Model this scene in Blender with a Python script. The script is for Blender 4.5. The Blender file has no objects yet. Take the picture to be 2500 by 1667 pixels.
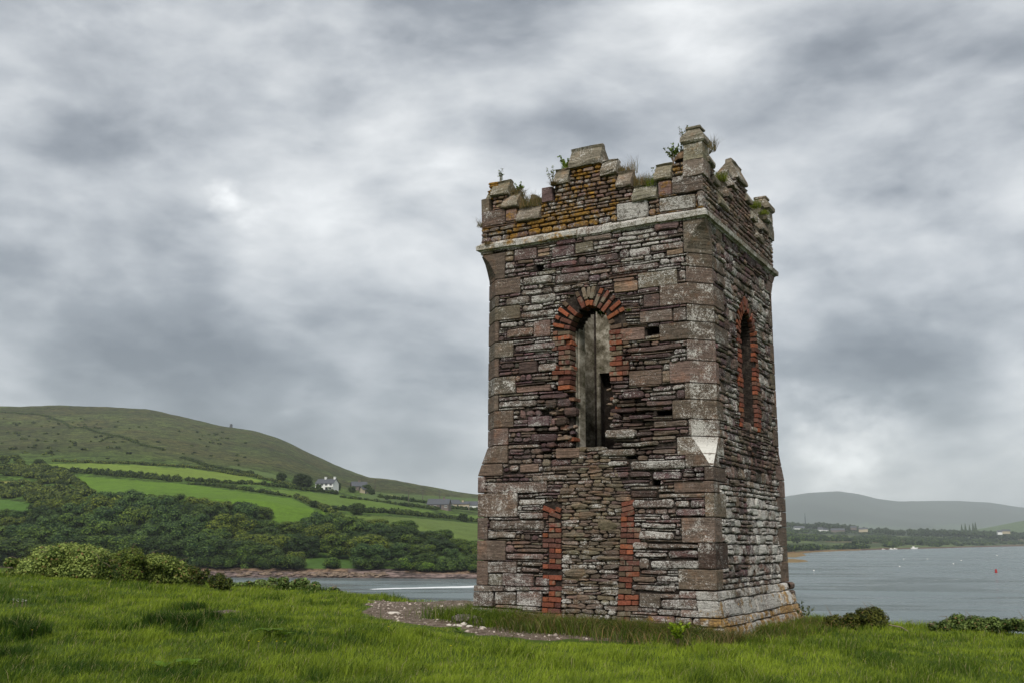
import bpy, math, random
import numpy as np
from mathutils import Vector, Matrix, noise as mnoise
R = math.radians
SC = bpy.context.scene

# ------------------------------------------------------------------ camera
EYE = np.array([0.0, 0.0, 12.0])
FPX, PITCH, ROLL = 2399.76, 0.196024, -0.005982
cr, sr, cp, sp = math.cos(ROLL), math.sin(ROLL), math.cos(PITCH), math.sin(PITCH)
right0, up0, fwd = Vector((1, 0, 0)), Vector((0, -sp, cp)), Vector((0, cp, sp))
Xc, Yc = cr * right0 - sr * up0, sr * right0 + cr * up0
M = Matrix((Xc, Yc, -fwd)).transposed().to_4x4()
M.translation = Vector(EYE)
cd = bpy.data.cameras.new('camera')
cam = bpy.data.objects.new('camera', cd)
SC.collection.objects.link(cam)
cam.matrix_world = M
cd.lens = 36 * FPX / 2500
cd.sensor_width = 36
cd.clip_start = 0.1
cd.clip_end = 60000
SC.camera = cam
SC.render.resolution_x, SC.render.resolution_y = 1024, 682

# ------------------------------------------------------------------ light
SUN_EL, SUN_AZ = 46, 188          # azimuth clockwise from +Y: behind the camera, to the left
sl = bpy.data.lights.new('sun', 'SUN')
sl.energy, sl.angle, sl.color = 1.5, R(14), (1.0, 0.95, 0.88)
so = bpy.data.objects.new('sun', sl)
SC.collection.objects.link(so)
sdir = Vector((math.sin(R(SUN_AZ)) * math.cos(R(SUN_EL)), math.cos(R(SUN_AZ)) * math.cos(R(SUN_EL)), math.sin(R(SUN_EL))))
so.rotation_euler = sdir.to_track_quat('Z', 'Y').to_euler()
SC.view_settings.view_transform = 'Standard'
SC.view_settings.look = 'None'
SC.view_settings.exposure = 1.0
SC.view_settings.gamma = 1
SC.view_settings.use_curve_mapping = False
SC.cycles.use_denoising = True
SC.cycles.max_bounces = 6
SC.cycles.volume_bounces = 1
SC.cycles.transparent_max_bounces = 6


def ray(px, py):
    U, V = px - 1250, 833.5 - py
    u, v = U * cr + V * sr, -U * sr + V * cr
    d = np.array([u, FPX * cp - v * sp, FPX * sp + v * cp])
    return d / np.linalg.norm(d)


def at(px, py, y):
    """world point seen at photograph pixel (px, py), at depth y in front of the camera"""
    d = ray(px, py)
    return EYE + d * (y / d[1])


def pix(P):
    x, y, z = P[0] - EYE[0], P[1] - EYE[1], P[2] - EYE[2]
    yc, zc = y * cp + z * sp, -y * sp + z * cp
    u, v = x / yc * FPX, zc / yc * FPX
    return 1250 + u * cr - v * sr, 833.5 - (u * sr + v * cr)


# ------------------------------------------------------------------ node helpers
class NT:
    def __init__(s, tree):
        s.t = tree
        tree.nodes.clear()

    def n(s, kind, ins=None, **kw):
        nd = s.t.nodes.new(kind)
        for k, v in kw.items():
            setattr(nd, k, v)
        for k, v in (ins or {}).items():
            sock = nd.inputs[k]
            if hasattr(v, 'is_output') or isinstance(v, bpy.types.NodeSocket):
                s.t.links.new(v, sock)
            else:
                sock.default_value = v
        return nd

    def math(s, op, a, b=0.0, c=0.0, clamp=False):
        nd = s.n('ShaderNodeMath', {0: a, 1: b, 2: c}, operation=op)
        nd.use_clamp = clamp
        return nd.outputs[0]

    def mix(s, f, a, b, mode='MIX'):
        nd = s.n('ShaderNodeMix', {0: f}, data_type='RGBA', blend_type=mode)
        for i, v in ((6, a), (7, b)):
            if isinstance(v, bpy.types.NodeSocket):
                s.t.links.new(v, nd.inputs[i])
            else:
                nd.inputs[i].default_value = (*v, 1) if len(v) == 3 else v
        return nd.outputs[2]

    def ramp(s, f, stops, interp='LINEAR'):
        nd = s.n('ShaderNodeValToRGB', {0: f})
        cr_ = nd.color_ramp
        cr_.interpolation = interp
        while len(cr_.elements) < len(stops):
            cr_.elements.new(0.5)
        for e, (p, c) in zip(cr_.elements, stops):
            e.position = p
            e.color = (c, c, c, 1) if isinstance(c, (int, float)) else (*c, 1)
        return nd.outputs[0]

    def noise(s, vec, scale, detail=4, rough=0.55, dist=0.0):
        return s.n('ShaderNodeTexNoise', {'Vector': vec, 'Scale': scale, 'Detail': detail, 'Roughness': rough, 'Distortion': dist}).outputs['Fac']

    def voro(s, vec, scale, feature='F1', rand=1.0):
        return s.n('ShaderNodeTexVoronoi', {'Vector': vec, 'Scale': scale, 'Randomness': rand}, feature=feature).outputs['Distance']

    def mapping(s, vec, scale=(1, 1, 1), loc=(0, 0, 0)):
        return s.n('ShaderNodeMapping', {'Vector': vec, 'Scale': scale, 'Location': loc}).outputs[0]

    def smooth(s, v, a, b):
        nd = s.n('ShaderNodeMapRange', {'Value': v, 'From Min': a, 'From Max': b}, interpolation_type='SMOOTHSTEP')
        return nd.outputs[0]


def material(name):
    m = bpy.data.materials.new(name)
    m.use_nodes = True
    return m, NT(m.node_tree)


def finish(nt, col, rough=0.85, height=None, dist=0.02, strength=1.0, **kw):
    ins = {'Base Color': col, 'Roughness': rough, 'Specular IOR Level': .12, **kw}
    b = nt.n('ShaderNodeBsdfPrincipled', ins)
    if height is not None:
        bp = nt.n('ShaderNodeBump', {'Height': height, 'Distance': dist, 'Strength': strength})
        nt.t.links.new(bp.outputs[0], b.inputs['Normal'])
    o = nt.n('ShaderNodeOutputMaterial', {'Surface': b.outputs[0]})
    return b


# ------------------------------------------------------------------ world: cloud cover over a daylight sky
W = bpy.data.worlds.new('World')
SC.world = W
W.use_nodes = True
w = NT(W.node_tree)
sky = w.n('ShaderNodeTexSky', sky_type='NISHITA')
sky.sun_disc = False
sky.sun_elevation = R(SUN_EL)
sky.sun_rotation = R(SUN_AZ)
gen = w.n('ShaderNodeTexCoord').outputs['Generated']
sep = w.n('ShaderNodeSeparateXYZ', {0: gen})
zc = w.math('ADD', w.math('MAXIMUM', sep.outputs[2], 0.0), 0.16)
cu, cv = w.math('DIVIDE', sep.outputs[0], zc), w.math('DIVIDE', sep.outputs[1], zc)
cl = w.n('ShaderNodeCombineXYZ', {0: cu, 1: cv, 2: w.math('MULTIPLY', sep.outputs[2], 1.2)}).outputs[0]
gz_ = w.mapping(gen, (1, 1, 1.7), (4.3, 1.9, 0.6))
wp = w.n('ShaderNodeTexNoise', {'Vector': gz_, 'Scale': 2.2, 'Detail': 3}).outputs['Color']
gw = w.n('ShaderNodeVectorMath', {0: gz_, 1: w.n('ShaderNodeVectorMath', {0: wp, 3: .12}, operation='SCALE').outputs[0]}, operation='ADD').outputs[0]
n1 = w.noise(gw, 2.1, 8, 0.52, 0.0)
n2 = w.noise(w.mapping(gw, (1, 1, 1.25), (9.1, 4.0, 2)), 5.5, 8, 0.55, 0.0)
n3 = w.noise(w.mapping(gen, (1, 1, 2.4), (2.1, 0.7, 5)), 1.5, 5, 0.5, 0.0)
bil = w.math('ABSOLUTE', w.math('SUBTRACT', w.noise(w.mapping(gw, (1, 1, 1.4), (3, 9, 4)), 4.2, 7, .5, 0.0), .5))
base = w.math('ADD', w.math('ADD', w.math('MULTIPLY', n1, 0.58), w.math('MULTIPLY', n2, 0.50)), w.math('ADD', w.math('MULTIPLY', n3, 0.20), w.math('MULTIPLY', bil, -0.46)))
base = w.math('SUBTRACT', base, 0.112)
wob = w.math('MULTIPLY', w.math('SUBTRACT', w.noise(w.mapping(gen, (1, 1, 1.5)), 7, 6, 0.55, 0.0), 0.5), 0.26)


def blob(px, py, rad, amp):
    d = ray(px, py)
    dist = w.n('ShaderNodeVectorMath', {0: gen, 1: tuple(d)}, operation='DISTANCE').outputs['Value']
    f = w.smooth(w.math('ADD', dist, wob), rad, 0.0)
    return w.math('MULTIPLY', f, amp)


tot = base
for b_ in ((550, 468, .045, .16), (560, 500, .16, .05), (1700, 60, .13, .08), (170, 85, .05, .08), (310, 35, .045, .07),
           (2090, 1075, .10, .18), (2240, 1200, .13, .15), (1980, 1170, .10, .16), (2350, 1120, .07, -.06), (2080, 910, .22, -.12), (700, 1060, .28, -.07), (250, 760, .22, -.05),
           (1300, 250, .22, -.05), (1750, 180, .2, -.03), (820, 640, .14, .05), (40, 520, .1, .05), (2420, 650, .2, -.05),
           (1000, 900, .2, .03), (1950, 400, .2, -.04), (300, 1000, .25, -.04), (900, 350, .16, -.03)):
    tot = w.math('ADD', tot, blob(*b_))
bright = w.ramp(tot, [(0.30, (1.10, 1.22, 1.40)), (0.40, (1.90, 2.06, 2.26)), (0.50, (3.20, 3.36, 3.54)), (0.60, (4.6, 4.72, 4.8)), (0.74, (6.8, 6.9, 6.9))])
tint = w.mix(0.93, sky.outputs[0], bright)
bg = w.n('ShaderNodeBackground', {'Color': tint, 'Strength': 0.088})
w.n('ShaderNodeOutputWorld', {'Surface': bg.outputs[0]})

# ------------------------------------------------------------------ object helpers
COL = SC.collection


def tag(o, label=None, cat=None, group=None, kind=None):
    for k, v in (('label', label), ('category', cat), ('group', group), ('kind', kind)):
        if v:
            o[k] = v
    return o


def link(name, me, parent=None, loc=None):
    o = bpy.data.objects.new(name, me)
    COL.objects.link(o)
    if parent:
        o.parent = parent
    if loc is not None:
        o.location = loc
    return o


def empty(name, loc, rz=0.0):
    o = bpy.data.objects.new(name, None)
    COL.objects.link(o)
    o.location = loc
    o.rotation_euler = (0, 0, rz)
    o.empty_display_size = 0.2
    return o


def mesh(name, verts, faces, mat, attrs=None, smooth=False):
    me = bpy.data.meshes.new(name)
    me.from_pydata([tuple(map(float, v)) for v in verts], [], [tuple(map(int, f)) for f in faces])
    for an, vals in (attrs or {}).items():
        a = me.color_attributes.new(an, 'FLOAT_COLOR', 'POINT')
        a.data.foreach_set('color', np.asarray(vals, dtype=np.float32).ravel())
    if smooth:
        me.polygons.foreach_set('use_smooth', [True] * len(me.polygons))
    me.materials.append(mat)
    return me


def fastmesh(name, V, F, mat, attrs=None, smooth=False):
    """V (n,3) array, F (m,k) array"""
    V = np.asarray(V, np.float32)
    F = np.asarray(F, np.int32)
    me = bpy.data.meshes.new(name)
    me.vertices.add(len(V))
    me.vertices.foreach_set('co', V.ravel())
    k = F.shape[1]
    me.loops.add(F.size)
    me.loops.foreach_set('vertex_index', F.ravel())
    me.polygons.add(len(F))
    me.polygons.foreach_set('loop_start', np.arange(0, F.size, k, dtype=np.int32))
    me.polygons.foreach_set('loop_total', np.full(len(F), k, dtype=np.int32))
    if smooth:
        me.polygons.foreach_set('use_smooth', np.ones(len(F), dtype=bool))
    for an, vals in (attrs or {}).items():
        a = me.color_attributes.new(an, 'FLOAT_COLOR', 'POINT')
        a.data.foreach_set('color', np.asarray(vals, dtype=np.float32).ravel())
    me.materials.append(mat)
    me.update()
    me.validate()
    return me


rnd = random.Random(11)
rg = np.random.default_rng(5)


def ns(x, y=0.0, z=0.0):
    return mnoise.noise(Vector((x, y, z)))


def vnoise(X, Y, seed=0):
    """cheap smooth value noise on arrays, range about -1..1"""
    xi, yi = np.floor(X).astype(np.int64), np.floor(Y).astype(np.int64)
    xf, yf = X - xi, Y - yi

    def h(a, b):
        v = np.sin(a * 127.1 + b * 311.7 + seed * 74.7) * 43758.5453
        return (v - np.floor(v)) * 2 - 1
    sx, sy = xf * xf * (3 - 2 * xf), yf * yf * (3 - 2 * yf)
    return (h(xi, yi) * (1 - sx) + h(xi + 1, yi) * sx) * (1 - sy) + (h(xi, yi + 1) * (1 - sx) + h(xi + 1, yi + 1) * sx) * sy


def fbm(X, Y, seed=0, oct=4):
    s, a = 0, 0.5
    for i in range(oct):
        s = s + a * vnoise(X * 2 ** i, Y * 2 ** i, seed + i * 3)
        a *= 0.5
    return s


def sstep(x, a, b):
    t = np.clip((x - a) / (b - a), 0, 1)
    return t * t * (3 - 2 * t)


# ------------------------------------------------------------------ materials
def stone_material(name, bump=1.0):
    m, t = material(name)
    co = t.n('ShaderNodeTexCoord').outputs['Object']
    tint = t.n('ShaderNodeAttribute', attribute_name='tint')
    wear = t.n('ShaderNodeAttribute', attribute_name='wear')
    ws = t.n('ShaderNodeSeparateColor', {0: wear.outputs['Color']})
    wr, og, mo = ws.outputs[0], ws.outputs[1], ws.outputs[2]
    strat = t.noise(t.mapping(co, (2.2, 2.2, 22)), 1.7, 7, 0.62, 0.6)
    fine = t.noise(co, 26, 7, 0.7)
    mid = t.noise(co, 4.2, 6, 0.62)
    grit = t.noise(co, 95, 5, 0.7)
    v = t.math('ADD', t.math('MULTIPLY', strat, 0.75), t.math('MULTIPLY', fine, 0.65))
    col = t.mix(1.0, tint.outputs['Color'], t.ramp(v, [(0.46, 0.38), (0.66, 0.95), (0.86, 1.7)]), 'MULTIPLY')
    col = t.mix(t.smooth(mid, 0.5, 0.72), col, t.mix(1.0, col, (1.35, 1.12, 0.98), 'MULTIPLY'))
    col = t.mix(t.math('MULTIPLY', t.smooth(t.noise(co, 7, 5, .6), .52, .68), .55), col, t.mix(1.0, col, (.72, .80, .72), 'MULTIPLY'))
    # white crustose lichen: crust patches, specks and rings
    sel = t.noise(t.mapping(co, (1, 1, 1.3), (4, 7, 1)), 3.0, 5, 0.68)
    sel = t.math('ADD', sel, t.math('MULTIPLY', t.math('SUBTRACT', wr, 0.5), 0.62))
    mixn = t.math('ADD', t.math('MULTIPLY', fine, 0.62), t.math('MULTIPLY', grit, 0.45))
    crust = t.smooth(t.math('ADD', t.math('MULTIPLY', sel, 0.60), mixn), 0.865, 0.93)
    specks = t.math('MULTIPLY', t.smooth(t.math('ADD', grit, t.math('MULTIPLY', sel, 0.42)), 0.785, 0.82), 0.9)
    wv = t.n('ShaderNodeVectorMath', {0: co, 1: (0, 0, 0)}, operation='ADD').outputs[0]
    vd = t.voro(wv, 15)
    ring = t.math('SUBTRACT', 1.0, t.math('MULTIPLY', t.math('ABSOLUTE', t.math('SUBTRACT', vd, t.math('ADD', .20, t.math('MULTIPLY', fine, .22)))), 26), clamp=True)
    ring = t.math('MULTIPLY', ring, t.smooth(sel, 0.50, 0.60))
    dots = t.math('MULTIPLY', t.smooth(t.voro(co, 38), .20, .10), t.smooth(sel, .44, .52))
    heavy = t.math('MULTIPLY', t.smooth(wr, .80, .96), t.smooth(fine, .36, .46))
    white = t.math('MAXIMUM', t.math('MAXIMUM', heavy, t.math('MAXIMUM', crust, specks)), t.math('MAXIMUM', t.math('MULTIPLY', ring, 0.85), t.math('MULTIPLY', dots, .8)))
    wc = t.mix(t.math('MAXIMUM', t.smooth(grit, .35, .62), heavy), (0.175, 0.158, 0.138), (0.74, 0.72, 0.67))
    col = t.mix(t.math('MULTIPLY', white, 0.88), col, wc)
    # ochre lichen
    oc = t.noise(t.mapping(co, (1, 1, 1), (11, 3, 8)), 5.0, 7, 0.72)
    om = t.smooth(t.math('ADD', oc, t.math('MULTIPLY', t.math('SUBTRACT', og, 0.5), 0.55)), 0.56, 0.68)
    col = t.mix(t.math('MULTIPLY', om, 0.85), col, t.mix(t.smooth(fine, .4, .65), (0.16, 0.080, 0.014), (0.46, 0.25, 0.032)))
    # moss
    mm = t.smooth(t.math('ADD', t.noise(co, 6.3, 6, 0.7), t.math('MULTIPLY', t.math('SUBTRACT', mo, 0.5), 0.6)), 0.60, 0.72)
    col = t.mix(t.math('MULTIPLY', mm, 0.75), col, (0.060, 0.068, 0.022))
    h = t.math('ADD', t.math('ADD', t.math('MULTIPLY', strat, 1.0), t.math('MULTIPLY', fine, 0.5)), t.math('MULTIPLY', grit, 0.16))
    h = t.math('ADD', h, t.math('MULTIPLY', white, 0.10))
    finish(t, col, 0.9, h, 0.045, bump)
    return m


M_STONE = stone_material('weathered_stone', 0.9)
M_ASH = stone_material('dressed_stone', 0.45)

M_BRICK, t = material('old_brick')
co = t.n('ShaderNodeTexCoord').outputs['Object']
tint = t.n('ShaderNodeAttribute', attribute_name='tint')
wr = t.n('ShaderNodeSeparateColor', {0: t.n('ShaderNodeAttribute', attribute_name='wear').outputs['Color']}).outputs[0]
fine = t.noise(co, 34, 6, .7)
mid = t.noise(co, 9, 5, .65)
c = t.mix(1.0, tint.outputs['Color'], t.ramp(fine, [(.3, .55), (.5, .95), (.7, 1.35)]), 'MULTIPLY')
gr = t.smooth(t.math('ADD', mid, t.math('MULTIPLY', t.math('SUBTRACT', wr, .5), .7)), .45, .64)
c = t.mix(t.math('MULTIPLY', gr, .85), c, t.mix(fine, (.09, .075, .055), (.30, .27, .20)))
c = t.mix(t.math('MULTIPLY', t.smooth(t.noise(co, 70, 4, .7), .62, .70), t.smooth(wr, .2, .8)), c, (.6, .58, .52))
finish(t, c, .92, t.math('ADD', fine, t.math('MULTIPLY', mid, .8)), .02, .7)

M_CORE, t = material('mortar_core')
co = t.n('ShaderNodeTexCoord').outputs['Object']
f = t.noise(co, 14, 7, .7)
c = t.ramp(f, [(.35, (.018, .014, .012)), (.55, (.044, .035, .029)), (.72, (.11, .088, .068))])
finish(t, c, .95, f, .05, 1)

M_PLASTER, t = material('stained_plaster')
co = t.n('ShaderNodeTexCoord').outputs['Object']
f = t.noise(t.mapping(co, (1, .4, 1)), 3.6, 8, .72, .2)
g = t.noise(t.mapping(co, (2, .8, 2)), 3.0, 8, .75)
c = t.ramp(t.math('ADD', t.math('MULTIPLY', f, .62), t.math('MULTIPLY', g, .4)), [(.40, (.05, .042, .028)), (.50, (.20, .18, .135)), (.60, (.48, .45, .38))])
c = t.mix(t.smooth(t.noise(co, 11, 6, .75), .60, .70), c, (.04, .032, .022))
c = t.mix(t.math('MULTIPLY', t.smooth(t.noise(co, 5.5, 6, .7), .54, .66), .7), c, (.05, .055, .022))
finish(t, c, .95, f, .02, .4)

M_MORT, t = material('lime_mortar')
co = t.n('ShaderNodeTexCoord').outputs['Object']
f = t.noise(co, 30, 6, .7)
finish(t, t.ramp(f, [(.35, (.12, .085, .06)), (.65, (.34, .25, .19))]), .95, f, .02, .8)


def leaf_material(name, c1, c2, dead=None, deadamt=.0, trans=.25, rough=.55, scale=3.0):
    m, t = material(name)
    oi = t.n('ShaderNodeObjectInfo')
    tint = t.n('ShaderNodeAttribute', attribute_name='tint')
    tv = t.n('ShaderNodeSeparateColor', {0: tint.outputs['Color']})
    c = t.mix(tv.outputs[0], c1, c2)
    c = t.mix(1.0, c, oi.outputs['Color'], 'MULTIPLY')
    if dead:
        c = t.mix(t.smooth(tv.outputs[1], 1 - deadamt, 1 - deadamt * .7), c, dead)
    b = t.n('ShaderNodeBsdfPrincipled', {'Base Color': c, 'Roughness': rough, 'Specular IOR Level': .15})
    tr = t.n('ShaderNodeBsdfTranslucent', {'Color': c})
    mx = t.n('ShaderNodeMixShader', {0: trans, 1: b.outputs[0], 2: tr.outputs[0]})
    t.n('ShaderNodeOutputMaterial', {'Surface': mx.outputs[0]})
    return m


M_TREE = leaf_material('tree_leaves', (.014, .034, .009), (.150, .208, .042))
M_BRAMBLE = leaf_material('bramble_leaves', (.045, .080, .010), (.38, .46, .12), (.26, .16, .07), .05)
M_GORSE = leaf_material('gorse_needles', (.016, .028, .006), (.120, .145, .030), (.16, .10, .04), .06)
M_GRASS = leaf_material('grass_blades', (.026, .066, .005), (.265, .345, .028), (.30, .27, .12), .07, .35)
M_DRY = leaf_material('dry_grass', (.07, .075, .022), (.22, .18, .075), (.30, .19, .08), .3, .3)

M_BARK, t = material('bark')
co = t.n('ShaderNodeTexCoord').outputs['Object']
f = t.noise(t.mapping(co, (3, 3, .7)), 4, 5, .6)
finish(t, t.ramp(f, [(.3, (.03, .025, .02)), (.7, (.10, .085, .065))]), .95, f, .05, .6)


def plain(name, c, rough=.7, var=.25, scale=3.0, metallic=0.0):
    m, t = material(name)
    co = t.n('ShaderNodeTexCoord').outputs['Object']
    f = t.noise(co, scale, 5, .6)
    c2 = tuple(min(1, x * (1 + var)) for x in c)
    c1 = tuple(x * (1 - var) for x in c)
    finish(t, t.mix(t.smooth(f, .3, .7), c1, c2), rough, f, .01, .3)
    return m


M_WHITE = plain('white_render', (.72, .72, .69), .8, .08)
M_CREAM = plain('cream_render', (.42, .36, .25), .8, .08)
M_SLATE = plain('slate_roof', (.085, .09, .10), .6, .2)
M_TAN = plain('stone_cladding', (.16, .13, .115), .85, .3)
M_GLASSD = plain('dark_window_glass', (.03, .04, .05), .15, .2)
M_WOODP = plain('weathered_pole', (.10, .085, .07), .85, .2)
M_RED = plain('red_buoy_paint', (.38, .03, .03), .5, .2)
M_FLOAT = plain('white_float', (.8, .78, .74), .4, .05)
M_ROCKW = plain('pale_rock', (.55, .50, .44), .85, .25, 9)
M_ROCKG = plain('grey_rock', (.16, .135, .12), .9, .45, 7)
M_YEL = plain('yellow_petals', (.75, .62, .03), .6, .1)
M_TWIG = plain('dead_twig', (.20, .155, .115), .9, .3)


# ------------------------------------------------------------------ foreground ground
def edge_y(x):
    return np.interp(x, [-60, -16, -9, -5.5, -3.6, -2, -.5, 1.5, 4.5, 6.2, 9, 14, 60], [34, 30, 27.5, 25.0, 22.3, 20.6, 20.4, 21.6, 21.2, 18.4, 17.4, 17.6, 22])


def ground_z(X, Y, detail=True):
    X = np.asarray(X, float)
    Y = np.asarray(Y, float)
    z = 10.69 - .030 * np.clip(X, -3, 9)
    z = z + .30 * sstep(-X, 6.5, 11.5) * sstep(Y, 12, 23)
    z = z - .10 * sstep(Y, 14, 9)
    if detail:
        z = z + .10 * fbm(X * .55, Y * .55, 3, 4) + .03 * fbm(X * 2.4, Y * 2.4, 9, 3)
    t = Y - edge_y(X)
    z = z - np.where(t > 0, np.minimum(1.0 * t + .10 * t * t, 13.5), 0)
    return z


DIRT = [[(905, 1462), (985, 1468), (1080, 1466), (1160, 1455), (1170, 1500), (1120, 1498), (1180, 1512), (1250, 1526), (1600, 1533), (1720, 1550), (1690, 1570),
         (1500, 1570), (1300, 1562), (1170, 1550), (1080, 1528), (990, 1520), (920, 1506), (880, 1495), (900, 1478)]]


def inpoly(px, py, poly):
    px, py = np.asarray(px, float), np.asarray(py, float)
    c = np.zeros(px.shape, bool)
    n = len(poly)
    for i in range(n):
        x1, y1 = poly[i]
        x2, y2 = poly[(i + 1) % n]
        cond = ((y1 > py) != (y2 > py)) & (px < (x2 - x1) * (py - y1) / ((y2 - y1) if y2 != y1 else 1e-9) + x1)
        c ^= cond
    return c


def groundhit(px, py):
    d = ray(px, py)
    t = np.arange(6.0, 40, .03)
    P = EYE[None] + d[None] * t[:, None]
    k = np.nonzero(P[:, 2] <= ground_z(P[:, 0], P[:, 1]))[0]
    return P[k[0]] if len(k) else P[-1]


DIRTW = [[tuple(groundhit(a, b)[:2]) for a, b in DIRT[0]]]


def dirt_mask(X, Y):
    wx = X + .18 * vnoise(X * 2.1, Y * 2.1, 4) + .08 * vnoise(X * 6, Y * 6, 5)
    wy = Y + .22 * vnoise(X * 2.3, Y * 2.3, 8) + .08 * vnoise(X * 6, Y * 6, 6)
    m = np.zeros(np.shape(X))
    for p in DIRTW:
        m = np.maximum(m, inpoly(wx, wy, p).astype(float))
    P0 = groundhit(550, 1490)
    m = np.maximum(m, (((X - P0[0]) / .20) ** 2 + ((Y - P0[1]) / .30) ** 2 < 1).astype(float))
    return m


M_GROUND, t = material('turf_and_soil')
co = t.n('ShaderNodeTexCoord').outputs['Object']
at_ = t.n('ShaderNodeAttribute', attribute_name='tint')
dm = t.n('ShaderNodeSeparateColor', {0: at_.outputs['Color']}).outputs[0]
f = t.noise(co, 9, 7, .7)
g = t.noise(co, 60, 5, .7)
turf = t.mix(f, (.045, .080, .010), (.095, .140, .022))
st = t.voro(co, 34)
soil = t.mix(t.smooth(f, .35, .65), (.10, .075, .055), (.23, .18, .14))
soil = t.mix(t.math('MULTIPLY', t.smooth(st, .25, .12), t.smooth(g, .45, .6)), soil, (.48, .42, .36))
c = t.mix(t.smooth(dm, .3, .7), turf, soil)
finish(t, c, .95, t.math('ADD', f, t.math('MULTIPLY', g, .5)), .05, .8)

gx = np.concatenate([np.linspace(-60, -14, 24)[:-1], np.arange(-14, 14.01, .16), np.linspace(14, 60, 24)[1:]])
gy = np.concatenate([np.linspace(-40, 7, 20)[:-1], np.arange(7, 28, .16), np.linspace(28, 60, 24)])
GX, GY = np.meshgrid(gx, gy)
GZ = ground_z(GX, GY)
dmv = dirt_mask(GX, GY)
V = np.stack([GX, GY, GZ], -1).reshape(-1, 3)
nx_, ny_ = len(gx), len(gy)
I = np.arange(nx_ * ny_).reshape(ny_, nx_)
Fq = np.stack([I[:-1, :-1], I[:-1, 1:], I[1:, 1:], I[1:, :-1]], -1).reshape(-1, 4)
col = np.stack([dmv, dmv, dmv, np.ones_like(dmv)], -1).reshape(-1, 4)
tag(link('ground', fastmesh('ground', V, Fq, M_GROUND, {'tint': col}, True)), kind='structure')

# ------------------------------------------------------------------ water
M_WATER, t = material('bay_water')
co = t.n('ShaderNodeTexCoord').outputs['Object']
a = t.noise(t.mapping(co, (.16, .45, 1)), 1.0, 6, .62, .3)
b2 = t.noise(t.mapping(co, (.012, .05, 1)), 1.0, 5, .6, .4)
c2 = t.noise(t.mapping(co, (.9, 2.2, 1)), 1.0, 4, .6)
hh = t.math('ADD', t.math('MULTIPLY', a, .9), t.math('MULTIPLY', c2, .25))
rough = t.math('ADD', .10, t.math('MULTIPLY', t.smooth(b2, .42, .58), .25))
wcol = t.mix(t.smooth(b2, .3, .7), (.085, .115, .118), (.175, .22, .222))
finish(t, wcol, rough, hh, 1.9, 1.0, **{'IOR': 1.33, 'Specular IOR Level': .5})
me = mesh('water', [(-12000, -3000, 0), (12000, -3000, 0), (12000, 13000, 0), (-12000, 13000, 0)], [(0, 1, 2, 3)], M_WATER)
tag(link('water', me), kind='structure')

# ------------------------------------------------------------------ left hillside (polar height field round the viewpoint)
def az_of(px):
    d = ray(px, 1312)
    return math.atan2(d[0], d[1])


HC = [-1800, -600, 0, 300, 600, 900, 1166, 1450, 1700]
HR = [286, 294, 303, 312, 340, 375, 400, 480, 620, 800, 1000, 1300, 1600, 2200]
HZ = {-1800: [-3, 0, 1.4, 3, 7, 12, 22, 33, 55, 80, 115, 190, 200, 150],
      -600: [-3, 0, 1.4, 3, 7, 12, 23, 34, 58, 84, 120, 186, 195, 150],
      0: [-3, 0, 1.4, 3, 7, 12, 22.8, 35, 60, 85, 120, 180, 184, 120],
      300: [-3, 0, 1.4, 3, 7, 13, 28, 37, 58.5, 87, 120, 177, 178, 120],
      600: [-3, 0, 1.4, 3, 7, 13, 26, 35, 51, 74, 104, 148.5, 140, 90],
      900: [-3, 0, 1.2, 2.5, 6, 10, 20, 26, 37, 50, 65, 88, 84, 60],
      1166: [-3, 0, 1.0, 2.5, 5, 7.5, 12, 17, 26, 36.7, 48.7, 65, 74, 60],
      1450: [-3, -1, 0.2, .8, 2, 3.5, 5, 8, 13, 20, 28, 38, 44, 40],
      1700: [-6, -6, -6, -6, -6, -6, -6, -6, -6, -5, -4, -3, -2, -2]}
HAZ = np.array([az_of(c) for c in HC])
HZM = np.array([HZ[c] for c in HC], float)


def hill_z(X, Y, detail=True):
    X = np.asarray(X, float)
    Y = np.asarray(Y, float)
    az = np.arctan2(X, Y)
    r = Y
    rows = np.stack([np.interp(r, HR, HZM[i]) for i in range(len(HC))], 0)
    k = np.clip(np.searchsorted(HAZ, az) - 1, 0, len(HC) - 2)
    f_ = np.clip((az - HAZ[k]) / (HAZ[k + 1] - HAZ[k]), 0, 1)
    f_ = f_ * f_ * (3 - 2 * f_) * .5 + f_ * .5
    take = lambda kk: np.take_along_axis(rows, kk[None], 0)[0]
    z = take(k) * (1 - f_) + take(k + 1) * f_
    if detail:
        amp = sstep(r, 296, 420)
        z = z + amp * (2.2 * fbm(X / 90, Y / 90, 21, 3) + .5 * fbm(X / 14, Y / 14, 22, 3))
        z = z + sstep(r, 650, 1000) * 3.0 * fbm(X / 60, Y / 60, 27, 4)
    return z


def hillhit(px, py):
    d = ray(px, py)
    t = np.arange(296.0, 1900, 1.5)
    P = EYE[None] + d[None] * t[:, None]
    k = np.nonzero(P[:, 2] <= hill_z(P[:, 0], P[:, 1]))[0]
    return P[k[0]] if len(k) else None


def z4(X, Y):
    return X / 3.734, 980 + Y / 3.734


def z5(X, Y):
    return 560 + X / 3.675, 1080 + Y / 3.675


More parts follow.
